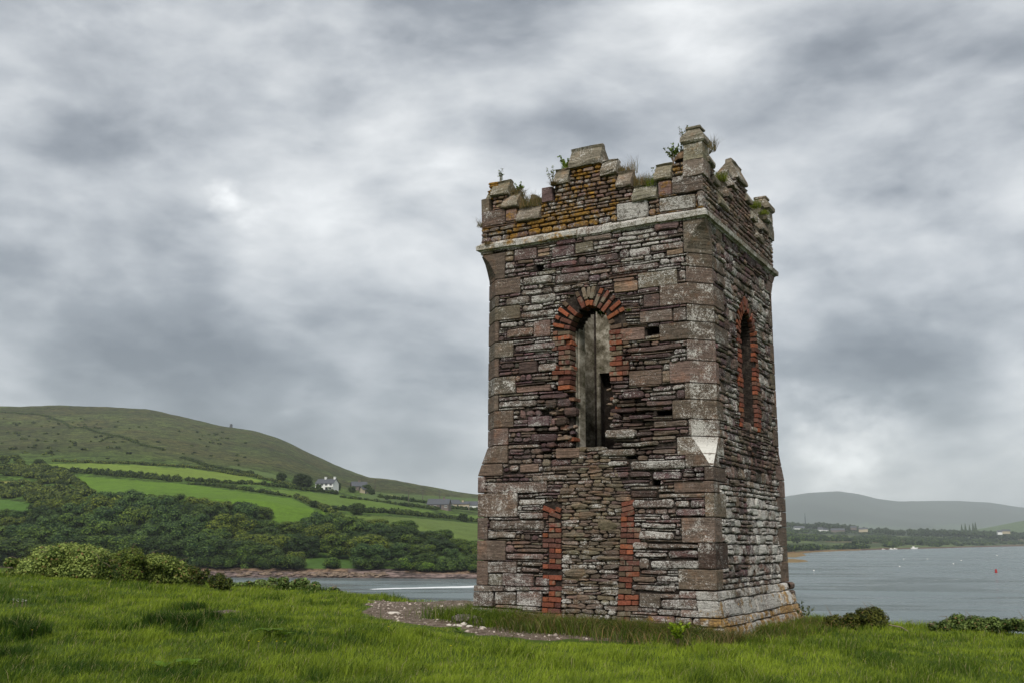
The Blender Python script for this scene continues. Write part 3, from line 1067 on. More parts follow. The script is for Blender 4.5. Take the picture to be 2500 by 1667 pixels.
for (qf, lst) in ((q2, ((245, 415, 425, 490, 'g'), (420, 600, 405, 465, 'w'), (360, 510, 475, 520, 'g'), (350, 590, 520, 565, 'b'), (445, 565, 590, 705, 'r'), (250, 440, 645, 710, 'b'),
                        (1185, 1460, 240, 350, 'g'), (1015, 1180, 312, 388, 't'), (1220, 1335, 400, 495, 'p'), (1200, 1430, 515, 600, 'b'), (1435, 1525, 495, 590, 'b'),
                        (1065, 1230, 630, 730, 'r'), (1120, 1355, 930, 1040, 'b'), (1357, 1408, 930, 1022, 't'), (580, 710, 340, 385, 'w'), (595, 835, 250, 320, 'p'),
                        (365, 575, 275, 335, 'w'), (320, 560, 1045, 1090, 'r'), (740, 865, 35, 108, 'g'), (575, 730, 60, 135, 'p'), (310, 465, 80, 160, 'p'), (1385, 1500, 82, 122, 't'),
                        (475, 555, 108, 130, 't'), (475, 555, 80, 104, 't'), (245, 300, 105, 133, 't'), (245, 300, 138, 172, 't'), (245, 315, 178, 225, 'w'),
                        (405, 555, 1260, 1335, 'p'), (420, 600, 1385, 1445, 'p'), (1065, 1225, 1085, 1140, 'p'), (1240, 1425, 1150, 1190, 'p'), (950, 1165, 1358, 1420, 'w'),
                        (905, 1165, 1492, 1545, 'w'), (1065, 1330, 1440, 1478, 'w'), (600, 770, 1488, 1560, 'r'), (880, 1040, 120, 175, 'p'), (1000, 1330, 195, 240, 'p'), (640, 960, 175, 240, 'p'),
                        (315, 600, 750, 800, 'p'), (315, 560, 830, 860, 'p'), (480, 610, 890, 950, 'w'), (340, 470, 880, 960, 'd'), (1100, 1500, 760, 800, 'p'), (1090, 1420, 820, 850, 'p'),
                        (1120, 1280, 1255, 1290, 'p'), (1290, 1540, 1290, 1340, 'w'), (200, 460, 1150, 1200, 'w'), (205, 330, 600, 640, 'w'), (1175, 1330, 355, 392, 'p'))),
                   (q3, ((165, 570, 262, 335, 'b'), (595, 940, 152, 190, 'w'), (1130, 1500, 115, 180, 'w'), (975, 1120, 122, 160, 'w'), (985, 1120, 195, 238, 'p'), (1128, 1268, 192, 235, 'p'),
                         (1282, 1480, 190, 250, 'p'), (1150, 1430, 380, 440, 'w'), (1440, 1640, 445, 495, 'p'), (1185, 1425, 595, 655, 'w'), (1192, 1258, 770, 850, 'b'),
                         (172, 268, 885, 965, 'g'), (270, 475, 885, 970, 'b'), (490, 580, 905, 970, 'p'), (220, 360, 1008, 1090, 'b'), (365, 535, 1000, 1100, 'w'), (1195, 1335, 1012, 1115, 'w'),
                         (1340, 1595, 1050, 1125, 'w'), (1602, 1634, 1055, 1092, 'b'), (1602, 1634, 1095, 1130, 'b'), (1310, 1455, 895, 940, 'b'), (1145, 1305, 900, 945, 'b'), (615, 790, 45, 110, 'r'),
                         (385, 510, 140, 200, 'r'), (315, 380, 148, 196, 'w'), (75, 210, 1005, 1105, 'b'), (212, 240, 1008, 1036, 'b'), (380, 545, 465, 512, 'w'), (380, 560, 370, 415, 'b'),
                         (180, 550, 520, 590, 'b'), (165, 360, 595, 650, 'w'), (295, 545, 750, 795, 'w'), (360, 575, 715, 748, 'b'), (1270, 1600, 790, 850, 'w'), (1390, 1605, 722, 780, 'p'),
                         (1150, 1250, 665, 720, 'w'), (1250, 1610, 680, 715, 'w'), (1160, 1380, 735, 790, 'w'), (370, 475, 340, 366, 'd'), (465, 710, 215, 262, 'w'), (1530, 1640, 385, 440, 'p'),
                         (1200, 1440, 540, 580, 'p'), (1130, 1310, 320, 370, 'd'), (1320, 1440, 312, 335, 'w'), (1320, 1640, 340, 375, 'b'), (170, 365, 805, 880, 'b'), (395, 540, 805, 840, 'b'),
                         (395, 515, 845, 880, 'b'), (1145, 1440, 955, 1000, 'w'), (1200, 1380, 855, 890, 'b')))):
    for (xa, xb, ya, yb, cls) in lst:
        xa, xb, ya, yb = xa + rnd.uniform(-3, 3), xb + rnd.uniform(-3, 3), ya + rnd.uniform(-2, 2), yb + rnd.uniform(-2, 2)
        pa, pb = qf(xa, (ya + yb) / 2), qf(xb, (ya + yb) / 2)
        pt, pbm = qf((xa + xb) / 2, ya), qf((xa + xb) / 2, yb)
        s0, s1 = front(*pa)[0], front(*pb)[0]
        z1_, z0_ = front(*pt)[1], front(*pbm)[1]
        r_ = (s0, s1, z0_, z1_)
        if any(not (s1 <= b[0] + .03 or s0 >= b[1] - .03 or z1_ <= b[2] + .02 or z0_ >= b[3] - .02) for b in BLOCK[0]):
            rs = [r_]
            for b in BLOCK[0]:
                rs = subtract(rs, b)
            if not rs:
                continue
            r_ = max(rs, key=lambda q: (q[1] - q[0]) * (q[3] - q[2]))
        s0, s1, z0_, z1_ = r_
        if s1 - s0 < .05 or z1_ - z0_ < .04:
            continue
        wv = wear_at(0, (s0 + s1) / 2, (z0_ + z1_) / 2)
        if cls == 'w':
            wv = (min(1, wv[0] + .07), wv[1], wv[2])
        if cls in 'rtd':
            wv = (wv[0] * .55, wv[1] * .8, wv[2] * .7)
        big = (z1_ - z0_) > .17
        ashlar(0, s0, s1, z0_, z1_, cls, style='ashlar' if big or cls in 'tr' else 'rubble', wear=wv, d=rnd.uniform(0, .02))

# small putlog hole under the cornice and a few empty sockets
hole = lambda x0_, x1_, y0_, y1_, qf: BLOCK[0].append((front(*qf(x0_, y0_))[0], front(*qf(x1_, y0_))[0], front(*qf(x0_, y1_))[1], front(*qf(x0_, y0_))[1]))
HOLES0 = []
for a in ((457, 510, 198, 243, q2), (1240, 1330, 640, 690, q2), (1310, 1430, 1225, 1262, q2), (1460, 1590, 740, 778, q3), (1275, 1330, 195, 290, q3), (1100, 1160, 85, 112, q3)):
    hole(*a)
    HOLES0.append(BLOCK[0][-1])

# ------------------------------------------------------------------ bricks
BRT = [(.21, .072, .044), (.17, .062, .042), (.26, .088, .046), (.12, .056, .042), (.17, .085, .062), (.13, .090, .062)]


def brick(face, s0, s1, z0, z1, rot=0.0, d=None, grime=None, tint=None):
    if rnd.random() < .06 and face == 0:
        d = -rnd.uniform(.02, .06)
    rot += rnd.gauss(0, .022)
    s0, s1, z0, z1 = s0 + rnd.uniform(0, .006), s1 - rnd.uniform(0, .012) * (rnd.random() < .5), z0 + rnd.uniform(0, .005), z1 - rnd.uniform(0, .005)
    flat_stone(face, s0, s1, z0, z1, 'ashlar', rnd.uniform(-.004, .022) if d is None else d, 'brick', tint or jt(rnd.choice(BRT), .15),
               (grime if grime is not None else (.75 if rnd.random() < .3 else rnd.uniform(.2, .5)), 0, 0), .22 if face == 0 else .07, M_BRICK, rnd.uniform(.001, .006), 0, rot=rot, joint=.0035)


def brick_jamb(face, side, z0, z1, inner, skip=()):
    """toothed jamb: side -1 left of the opening, +1 right"""
    z = z1
    k = 0
    while z > z0:
        h_ = .081
        pat = k // 3 % 2
        if face == 1:
            pat = 1
        s = 0.0
        order = [(.225, .11), (.11, .225)][k % 2] if pat == 0 else [(.225,), (.11, .11)][k % 2]
        for L_ in order:
            a0, a1 = inner + side * s, inner + side * (s + L_)
            lo, hi = min(a0, a1), max(a0, a1)
            BLOCK[face].append((lo, hi, z - h_, z))
            if rnd.random() > .03 and not any(q[0] < z < q[1] and rnd.random() < q[2] for q in skip):
                brick(face, lo, hi, z - h_, z, grime=.08 + .55 * rnd.random() if face == 0 else .3 * rnd.random())
            s += L_
        z -= h_
        k += 1


def voussoirs(face, miss=()):
    W_AP = APX[face]
    rise = W_AP - W_SP
    hw = WHF[face]
    r_ = (hw * hw + rise * rise) / (2 * hw)
    amax = math.asin(rise / r_)
    n = int(r_ * amax / .083)
    for side in (-1, 1):
        ccx = WC + side * (hw - r_)
        for i in range(n + 1):
            a = amax * (i + .4) / (n + .6)
            if (side, i) in miss:
                continue
            ca, sa = math.cos(a), math.sin(a)
            order = [(.222, .108), (.108, .222)][i % 2] if face != 1 else [(.222,), (.109, .109)][i % 2]
            rad = r_ + .004
            for L_ in order:
                mid_ = rad + L_ / 2
                mx, mz = ccx + side * mid_ * ca, W_SP + mid_ * sa
                if side * (mx - WC) > -.02:
                    brick(face, mx - L_ / 2, mx + L_ / 2, mz - .039, mz + .039, rot=(a if side > 0 else -a), grime=(.10 + .75 * sa * sa * rnd.random()) if face == 0 else .35 * rnd.random())
                rad += L_ + .004
    # small wedges fill the crown
    for k in range(3):
        brick(face, WC - .12 + k * .085, WC - .05 + k * .085, W_AP + (.14 if face != 1 else .06), W_AP + (.33 if face != 1 else .24), rot=(k - 1) * -.16, grime=.8 if face == 0 else .4)


voussoirs(0, ((-1, 5),))
voussoirs(1)
voussoirs(3)
brick_jamb(0, -1, 3.82, W_SP, WC - WHF[0] + .005)
brick_jamb(0, 1, 3.90, W_SP, WC + WHF[0] - .005)
for s_, z_ in ((1.70, 3.66), (2.42, 3.62), (2.50, 3.46), (1.68, 3.02), (1.55, 3.22), (2.42, 3.38)):
    brick(0, s_ - .06, s_ + .06, z_ - .035, z_ + .035, rot=rnd.uniform(-.15, .15), d=-.06)
brick_jamb(1, -1, 3.3, W_SP, WC - WHF[1])
brick_jamb(1, 1, 3.3, W_SP, WC + WHF[1])
brick_jamb(3, -1, 3.3, W_SP, WC - WH)
brick_jamb(3, 1, 3.3, W_SP, WC + WH)

# brick jambs of the blocked doorway
DL = lambda z: 1.535 + .02 * math.sin(z * 2)
z = 2.06
k = 0
while z > .34:
    h_ = .081
    zrel = (z - .3) / 1.8
    for side in (-1, 1):
        inner = 1.535 if side < 0 else 2.455 + .10 * zrel
        pat = (k + (side > 0)) // 3 % 2
        order = ([(.225, .11), (.11, .225)] if pat == 0 else [(.225,), (.11, .11)])[k % 2]
        if side > 0 and k < 3:
            order = (.225,)
        s = 0
        for L_ in order:
            a0, a1 = inner + side * s, inner + side * (s + L_)
            lo, hi = min(a0, a1), max(a0, a1)
            BLOCK[0].append((lo, hi, z - h_, z))
            if k == 0 and side < 0:
                s += L_
                continue
            brick(0, lo, hi, z - h_, z, rot=(.20 if side > 0 else -.35) if k < 3 else 0, grime=.08 + .5 * rnd.random(), d=rnd.uniform(-.004, .012))
            s += L_
    z -= h_
    k += 1

# ------------------------------------------------------------------ field-stone filling of the old doorway
def infill_span(z):
    if z < 2.05:
        k_ = (z - .3) / 1.8
        return 1.54, 2.455 + .10 * k_
    k_ = min(1, (z - 2.05) / .78)
    return 1.42 + .36 * k_ ** .8, 2.72 - .44 * k_


z = .30
while z < 2.84:
    h_ = rnd.uniform(.032, .075)
    a0, a1 = infill_span(z + h_ / 2)
    BLOCK[0].append((a0, a1, z, z + h_))
    s = a0 - rnd.uniform(0, .06)
    while s < a1 - .02:
        L_ = rnd.uniform(.10, .36)
        e_ = min(s + L_, a1 + .02)
        hh_ = h_
        flat_stone(0, max(s, a0 - .01), e_, z - rnd.uniform(.0, .012), z + hh_ + rnd.uniform(.0, .014), 'rubble' if rnd.random() < .55 else 'lens', rnd.uniform(-.012, .020), 'infill_stone', jt(TINTS[rnd.choice('ffffcbb')], .16),
                   (rnd.uniform(.15, .52) + (.14 if z < 1.3 else 0), .08, .1), .14, rot=rnd.uniform(-.10, .10))
        s = e_
    z += h_
for (x0_, x1_, y0_, y1_) in ((680, 845, 848, 920), (905, 1062, 520, 592), (770, 905, 460, 515), (650, 748, 305, 352), (768, 862, 1020, 1072), (675, 830, 600, 640), (900, 1065, 760, 795), (725, 850, 408, 440)):
    s0, z1_ = front(*q3(x0_, y0_))
    s1, z0_ = front(*q3(x1_, y1_))
    flat_stone(0, s0, s1, z0_, z1_, 'lens', .022, 'infill_stone', jt(TINTS['f']), (.25, .1, .1), .10, rot=rnd.uniform(-.12, .05))

# ------------------------------------------------------------------ coursed rubble everywhere else
def in_opening(face, s, z):
    if face == 2:
        return False
    bot = {0: 2.84, 1: 3.30, 3: 3.30}[face]
    if z < bot:
        return False
    return abs(s - WC) < arch_half(z, WHF[face], W_SP, APX[face])


def ragged(face, s, z):
    """0..1, how badly the masonry is plucked out here"""
    if face == 0:
        a = math.exp(-(((s - 1.40) / .38) ** 2 + ((z - 3.35) / .55) ** 2)) + .9 * math.exp(-(((s - 2.75) / .40) ** 2 + ((z - 3.20) / .45) ** 2))
        a += .55 * math.exp(-(((s - 3.0) / .35) ** 2 + ((z - 2.55) / .28) ** 2))
        return min(1, a)
    if face == 1:
        return min(1, 1.0 * math.exp(-(((s - 2.2) / .5) ** 2 + ((z - 2.85) / .45) ** 2)))
    return 0


def fill(face, z0, z1, hmin, hmax, lmin, lmax, cls, extra=None):
    z = z0
    while z < z1 - .015:
        h_ = rnd.uniform(hmin, hmax)
        if z + h_ > z1 - hmin * .6:
            h_ = z1 - z
        s = -.02 - rnd.uniform(0, lmax / 2)
        ph = rnd.uniform(0, 9)
        while s < 4.02:
            L_ = rnd.uniform(lmin, lmax) * (.7 + .6 * rnd.random())
            parts = [(s, s + L_, z, z + h_)]
            if h_ > .085 and rnd.random() < .35:
                q = rnd.uniform(.35, .65)
                parts = [(s, s + L_, z, z + h_ * q), (s, s + L_, z + h_ * q, z + h_)]
            elif h_ > .06 and rnd.random() < .25:
                q = rnd.uniform(.3, .7)
                parts = [(s, s + L_ * q, z, z + h_), (s + L_ * q, s + L_, z, z + h_)]
            for p_ in parts:
                rs = [p_]
                for b in BLOCK[face]:
                    if b[0] < p_[1] and b[1] > p_[0] and b[2] < p_[3] and b[3] > p_[2]:
                        rs = subtract(rs, b)
                for (a0, a1, c0, c1) in rs:
                    a0, a1 = max(a0, .0), min(a1, 4.0)
                    cm, zm = (a0 + a1) / 2, (c0 + c1) / 2
                    if a1 - a0 < .035 or c1 - c0 < .018:
                        continue
                    if face != 2 and c0 > {0: 2.84, 1: 3.30, 3: 3.30}[face] and zm < APX[face]:
                        hw = arch_half(zm, WHF[face], W_SP, APX[face]) + (rnd.uniform(-.07, .09) if face == 0 and zm < 3.85 else .0)
                        if a0 < WC < a1:
                            if WC - hw - a0 > .04:
                                a1 = WC - hw
                            elif a1 - WC - hw > .04:
                                a0 = WC + hw
                            else:
                                continue
                        elif a1 <= WC:
                            a1 = min(a1, WC - hw)
                        else:
                            a0 = max(a0, WC + hw)
                        if a1 - a0 < .04:
                            continue
                        cm = (a0 + a1) / 2
                    rg_ = ragged(face, cm, zm)
                    if rnd.random() < (.22 if face == 0 else .03) * rg_:
                        continue
                    d = rnd.gauss(0, .010) - rg_ * rnd.uniform(.0, .14 if face == 0 else .05)
                    if not (face == 0 and 2.74 < zm < 3.96 and abs(cm - WC) < 1.0):
                        d = max(d, -.014)
                    ck = rnd.choice(cls)
                    wv = wear_at(face, cm, zm)
                    if rg_ > .4:
                        wv = (wv[0] * (1 - .55 * rg_), wv[1], wv[2])
                        ck = rnd.choice('pdddb')
                    wv = (max(0, min(1, wv[0] + rnd.uniform(-.12, .14))), wv[1], wv[2])
                    flat_stone(face, a0, a1, c0, c1, 'rubble', d, 'stone', jt(TINTS[ck], .24), wv, .13, rot=rnd.gauss(0, .016))
            s += L_
        z += h_


fill(0, Z_PL, 2.9, .045, .17, .14, .52, 'bbppw')
fill(0, 2.9, Z_C, .036, .155, .14, .58, 'pppbbpwg')
fill(1, Z_PL, 2.9, .07, .20, .12, .36, 'bwbpb')
fill(1, 2.9, Z_C, .05, .21, .12, .40, 'bpbpgw')
fill(3, Z_PL, Z_C, .08, .18, .2, .6, 'bpbw')
fill(2, Z_PL, Z_C, .10, .20, .3, .7, 'bpbw')
# battered plinth: large squared blocks, visible at the right foot
for face in range(4):
    z = .76
    for h_ in (.13, .24, .12, .22, .20, .24):
        s = -batter(face, 0, z - h_ / 2) + rnd.uniform(0, .05)
        e_ = 4 + batter((face + 1) % 4, 0, z - h_ / 2)
        s = -.10 if face != 0 else -.05
        while s < e_:
            L_ = rnd.uniform(.22, .62) if h_ > .15 else rnd.uniform(.2, .45)
            if e_ - (s + L_) < .15:
                L_ = e_ - s
            rs = [(s, s + L_, z - h_, z)]
            for b in BLOCK[face]:
                rs = subtract(rs, b)
            for (a0, a1, c0, c1) in rs:
                if a1 - a0 > .05 and c1 - c0 > .03:
                    wv = wear_at(face, (a0 + a1) / 2, (c0 + c1) / 2)
                    flat_stone(face, a0, a1, c0, c1, 'ashlar' if rnd.random() < .5 else 'rubble', rnd.uniform(0, .03), 'stone', jt(TINTS[rnd.choice('bbwcg' if face == 1 else 'bbbr')], .2), wv, .3, bulge=.015, tilt=0)
            s += L_
        z -= h_

# pale lime mortar left in the plucked-out jamb
for i in range(30):
    s_, z_ = rnd.gauss(1.48, .13), rnd.uniform(2.98, 3.85)
    if s_ > 1.75:
        s_ = 1.7
    if i > 22:
        s_, z_ = rnd.gauss(2.44, .05), rnd.uniform(3.3, 3.85)
    w_ = rnd.uniform(.025, .07)
    flat_stone(0, s_ - w_, s_ + w_, z_ - rnd.uniform(.012, .03), z_ + rnd.uniform(.012, .03), 'lens', rnd.uniform(-.10, -.045), 'mortar', jt((.4, .3, .22)), (0, 0, 0), .08, M_MORT, rot=rnd.uniform(-.3, .3))

# ------------------------------------------------------------------ cornice
def cornice_run(face, s0, s1, first, last, dz=0.0, cls='c', dproj=0.0):
    z0 = Z_C + dz
    prof = [(-.10, -.02), (.012, -.015), (.020, .0), (.062 + dproj, .012), (.066 + dproj, .085), (.052 + dproj, .098), (-.02, .150), (-.10, .150)]
    n = max(1, int((s1 - s0) / .22))
    V_, F_ = [], []
    for i in range(n + 1):
        s = s0 + (s1 - s0) * i / n
        for k, (d, z) in enumerate(prof):
            ss = s
            if i == 0 and first:
                ss = s - d
            if i == n and last:
                ss = s + d
            jd = rnd.uniform(-.007, .005) if 0 < k < 7 else 0
            jz = rnd.uniform(-.006, .006)
            V_.append(P3(face, ss, z0 + z + jz, d + (jd if not ((i == 0 and first) or (i == n and last)) else 0)))
    m_ = len(prof)
    for i in range(n):
        for k in range(m_):
            q = (k + 1) % m_
            F_.append((i * m_ + k, i * m_ + q, (i + 1) * m_ + q, (i + 1) * m_ + k))
    F_.append(tuple(range(m_))[::-1])
    F_.append(tuple(n * m_ + k for k in range(m_)))
    sc = (s0 + s1) / 2
    oc = .5 if face == 0 and sc < 1.6 else .22
    piece('cornice_stone', V_, F_, jt(TINTS[cls], .08), (.70 if face == 0 else .58, oc + .1, .2), (s1 - s0) * .15, M_ASH)


cuts0 = [0, .72, 1.30, 1.86, 2.02, 2.30, 2.46, 2.90, 3.25, 4.0]
for i in range(len(cuts0) - 1):
    a0, a1 = cuts0[i] + (.004 if i else 0), cuts0[i + 1] - (.004 if i < len(cuts0) - 2 else 0)
    cornice_run(0, a0, a1, i == 0, i == len(cuts0) - 2, dz=rnd.uniform(-.006, .006), cls='c' if i not in (3, 4) else 'b', dproj=-.03 if 3 <= i <= 5 else 0)
for face in (1, 2, 3):
    cu = [0, .7, 1.35, 1.95, 2.6, 3.3, 4.0]
    for i in range(6):
        cornice_run(face, cu[i] + (.004 if i else 0), cu[i + 1] - (.004 if i < 5 else 0), i == 0, i == 5, dz=rnd.uniform(-.004, .004))

# ------------------------------------------------------------------ parapet
Z_P0 = Z_C + .15
TH = .36
SILL, ST1, ST2, TOP = (6.74, 7.04), (7.02, 7.32), (7.27, 7.57), (7.51, 7.88)
# copings: (s0, s1, z0, z1, weathered)
COPE = [(.71, 1.17, *SILL), (1.17, 1.40, 7.01, 7.30), (1.42, 1.70, *ST2), (1.71, 2.30, *TOP), (2.28, 2.58, *ST2), (2.55, 2.83, *ST1), (2.83, 3.25, *SILL),
        (.43, .75, *ST1), (3.21, 3.50, *ST1)]


def coping(face, s0, s1, z0, z1, worn=0.0, cls='c', dup=0.0):
    h_ = z1 - z0
    prof = [(-TH + .02, .0), (.040, .0), (.052, .02), (.050, .075), (-.05, h_ * .80), (-.055, h_ * .86), (-.035, h_ * .97), (-.07, h_ + .005), (-.13, h_ + .005), (-.165, h_ * .95), (-.17, h_ * .80), (-TH - .03, .075), (-TH - .03, .0)]
    n = max(2, int((s1 - s0) / .16))
    V_, F_ = [], []
    m_ = len(prof)
    for i in range(n + 1):
        s = s0 + (s1 - s0) * i / n
        for k, (d, z) in enumerate(prof):
            j = .004 + worn * .022
            e_ = .006 if i in (0, n) and z > h_ * .5 else 0
            V_.append(P3(face, s + (e_ if i == 0 else -e_) + rnd.uniform(-j, j) * .5, z0 + z * (1 - .12 * worn * rnd.random()) + rnd.uniform(-j, j) * .5, d + rnd.uniform(-j, j)))
    for i in range(n):
        for k in range(m_):
            q = (k + 1) % m_
            F_.append((i * m_ + k, i * m_ + q, (i + 1) * m_ + q, (i + 1) * m_ + k))
    F_.append(tuple(range(m_))[::-1])
    F_.append(tuple(n * m_ + k for k in range(m_)))
    piece('coping_stone', V_, F_, jt(TINTS[cls], .1), (.36 if worn < .5 else .5, .10, .42), (s1 - s0) * h_, M_ASH)


for face in range(4):
    for i, (a0, a1, z0_, z1_) in enumerate(COPE):
        if face == 0 and i == 1:
            continue
        coping(face, a0 + .004, a1 - .004, z0_, z1_, worn=.9 if (face == 0 and i in (4,)) or (face == 1 and i in (5, 2)) else .25)
# the missing step stone shows the bare dark block
flat_stone(0, 1.19, 1.40, 7.00, 7.27, 'ashlar', .02, 'coping_stone', TINTS['p'], (.2, .25, .3), .30, M_ASH)
# second corner step and corner pinnacles
for face in range(4):
    for cn in (0, 1):
        if face == 0 and cn == 1:
            continue
        s0, s1 = (.20, .55) if cn == 0 else (3.46, 3.80)
        coping(face, s0, s1, *ST2, worn=.8 if face == 1 else .3)


def pinnacle(cx, cy, z0, z1, half=.15):
    V_, F_ = [], []
    lv = [(0, half + .02), (.03, half + .045), (.10, half + .045), ((z1 - z0) * .80, half * .66), ((z1 - z0) * .84, half * .80), ((z1 - z0) * .95, half * .80), (z1 - z0, half * .60)]
    for z, r_ in lv:
        for a, b in ((-1, -1), (0, -1), (1, -1), (1, 0), (1, 1), (0, 1), (-1, 1), (-1, 0)):
            V_.append((cx + a * r_ + rnd.uniform(-.006, .006), cy + b * r_ + rnd.uniform(-.006, .006), z0 + z + rnd.uniform(-.004, .004)))
    for k in range(len(lv) - 1):
        for i in range(8):
            q = (i + 1) % 8
            F_.append((k * 8 + i, k * 8 + q, k * 8 + 8 + q, k * 8 + 8 + i))
    F_.append(tuple(range(8))[::-1])
    F_.append(tuple((len(lv) - 1) * 8 + i for i in range(8)))
    piece('coping_stone', V_, F_, jt(TINTS['c'], .08), (.36, .12, .38), .25, M_ASH)


def block(cx, cy, hx, hy, z0, z1, cls='c', kind='quoin', wv=(.45, .2, .3), j=.007):
    V_, F_ = [], []
    zsx = [(z0, .985), (z0 + .012, 1), ((z0 + z1) / 2, 1), (z1 - .012, 1), (z1, .985)]
    for z, k in zsx:
        for a, b in ((-1, -1), (0, -1), (1, -1), (1, 0), (1, 1), (0, 1), (-1, 1), (-1, 0)):
            V_.append((cx + a * hx * k + rnd.uniform(-j, j), cy + b * hy * k + rnd.uniform(-j, j), z))
    for q_ in range(len(zsx) - 1):
        for i in range(8):
            q = (i + 1) % 8
            F_.append((q_ * 8 + i, q_ * 8 + q, q_ * 8 + 8 + q, q_ * 8 + 8 + i))
    F_.append(tuple(range(8))[::-1])
    F_.append(tuple((len(zsx) - 1) * 8 + i for i in range(8)))
    piece(kind, V_, F_, jt(TINTS[cls], .1), wv, .2, M_ASH)


for (cx, cy, full) in ((1.86, -1.86, True), (1.86, 1.86, True), (-1.86, 1.86, True)):
    pinnacle(cx, cy, 7.54, 7.84)
    block(cx, cy, .155, .155, 7.27, 7.536)
    block(cx, cy, .165, .165, 7.0, 7.265, 'g')
# broken left front corner: one upright quoin and a stub of orange rubble
block(-1.93, -1.84, .075, .15, 6.99, 7.27, 'g', wv=(.1, .12, .25))
for i in range(7):
    flat_stone(0, .16 + rnd.uniform(-.07, .02), .30 + rnd.uniform(-.02, .03), 7.24 + i * .045, 7.285 + i * .047, 'rubble', -.03, 'stone', jt(TINTS['o']), (.1, .95, .2), .2)

# parapet wall blocks traced in zoom 1
def q1(x, y):
    return 1140 + x / 2.94, 280 + y / 2.94


PB = {0: [], 1: [], 2: [], 3: []}
for (xa, xb, ya, yb, cls, wv) in ((1470, 1708, 430, 560, 'b', (.52, .2, .1)), (1380, 1640, 590, 690, 'g', (.66, .2, .1)), (1075, 1300, 630, 755, 'g', (.74, .1, .1)),
                                  (105, 275, 690, 800, 'b', (.45, .3, .1)), (1372, 1468, 475, 590, 'r', (.4, .6, .1)), (280, 358, 680, 765, 'r', (.35, .6, .1)), (1655, 1708, 545, 660, 'g', (.6, .3, .1))):
    pa, pb = q1(xa, (ya + yb) / 2), q1(xb, (ya + yb) / 2)
    pt, pbm = q1((xa + xb) / 2, ya), q1((xa + xb) / 2, yb)
    s0, s1 = front(*pa)[0], min(4, front(*pb)[0])
    z1_, z0_ = front(*pt)[1], front(*pbm)[1]
    PB[0].append((s0, s1, z0_, z1_))
    flat_stone(0, s0, s1, z0_, z1_, 'ashlar', .008, 'stone', jt(TINTS[cls]), wv, .12)


def parapet_top(s):
    s = min(max(s, 0), 4)
    q = min(s, 4 - s)
    if q < .22:
        return 7.0
    if q < .50:
        return ST2[0]
    if q < .73:
        return ST1[0]
    if q < 1.17:
        return SILL[0]
    if q < 1.43:
        return ST1[0]
    if q < 1.71:
        return ST2[0]
    return TOP[0]


for face in range(4):
    z = Z_P0 - .01
    rows = 0
    while z < 7.50:
        h_ = rnd.uniform(.06, .12) if z < 6.75 else rnd.uniform(.05, .085)
        s = -.01 - rnd.uniform(0, .1)
        while s < 4.0:
            L_ = rnd.uniform(.14, .40) if z < 6.75 else rnd.uniform(.09, .26)
            mid_ = s + L_ / 2
            rs = [(max(0, s), min(4, s + L_), z, z + h_)]
            # clip against the stepped outline
            out = []
            for r_ in rs:
                brk = [r_[0]] + [b for b in (.22, .5, .73, 1.17, 1.43, 1.71, 2.29, 2.57, 2.83, 3.27, 3.5, 3.78) if r_[0] < b < r_[1]] + [r_[1]]
                for a0, a1 in zip(brk[:-1], brk[1:]):
                    tp = parapet_top((a0 + a1) / 2)
                    if z + .02 < tp:
                        out.append((a0, a1, z, min(z + h_, tp)))
            # merge neighbours of equal height
            mg = []
            for r_ in out:
                if mg and abs(mg[-1][1] - r_[0]) < 1e-6 and abs(mg[-1][3] - r_[3]) < 1e-6:
                    mg[-1] = (mg[-1][0], r_[1], r_[2], r_[3])
                else:
                    mg.append(r_)
            for b in PB[face]:
                mg = subtract(mg, b)
            for (a0, a1, c0, c1) in mg:
                if a1 - a0 < .03 or c1 - c0 < .02:
                    continue
                wv = wear_at(face, (a0 + a1) / 2, c0)
                wv = (wv[0], min(1, max(0, wv[1] + rnd.uniform(-.09, .09))), wv[2])
                ck = rnd.choice('brbtbrb') if z > 6.7 or rnd.random() < .4 else rnd.choice('pbwb')
                flat_stone(face, a0, a1, c0, c1, 'rubble', rnd.gauss(0, .006), 'stone', jt(TINTS[ck], .16), wv, .10)
            s += L_
        z += h_
        rows += 1

# ------------------------------------------------------------------ wall core (mortar) with the openings left free, and plastered interior
def boxv(x0_, x1_, y0_, y1_, z0_, z1_):
    return [(x, y, z) for z in (z0_, z1_) for y in (y0_, y1_) for x in (x0_, x1_)]


BF = [(0, 2, 3, 1), (4, 5, 7, 6), (0, 1, 5, 4), (2, 6, 7, 3), (0, 4, 6, 2), (1, 3, 7, 5)]
CV, CF, PV, PF = [], [], [], []


def addbox(V_, F_, face, s0, s1, d0, d1, z0_, z1_):
    o = len(V_)
    for z in (z0_, z1_):
        for d in (d0, d1):
            for s in (s0, s1):
                V_.append(P3(face, s, z, d))
    F_ += [tuple(o + i for i in f) for f in BF]


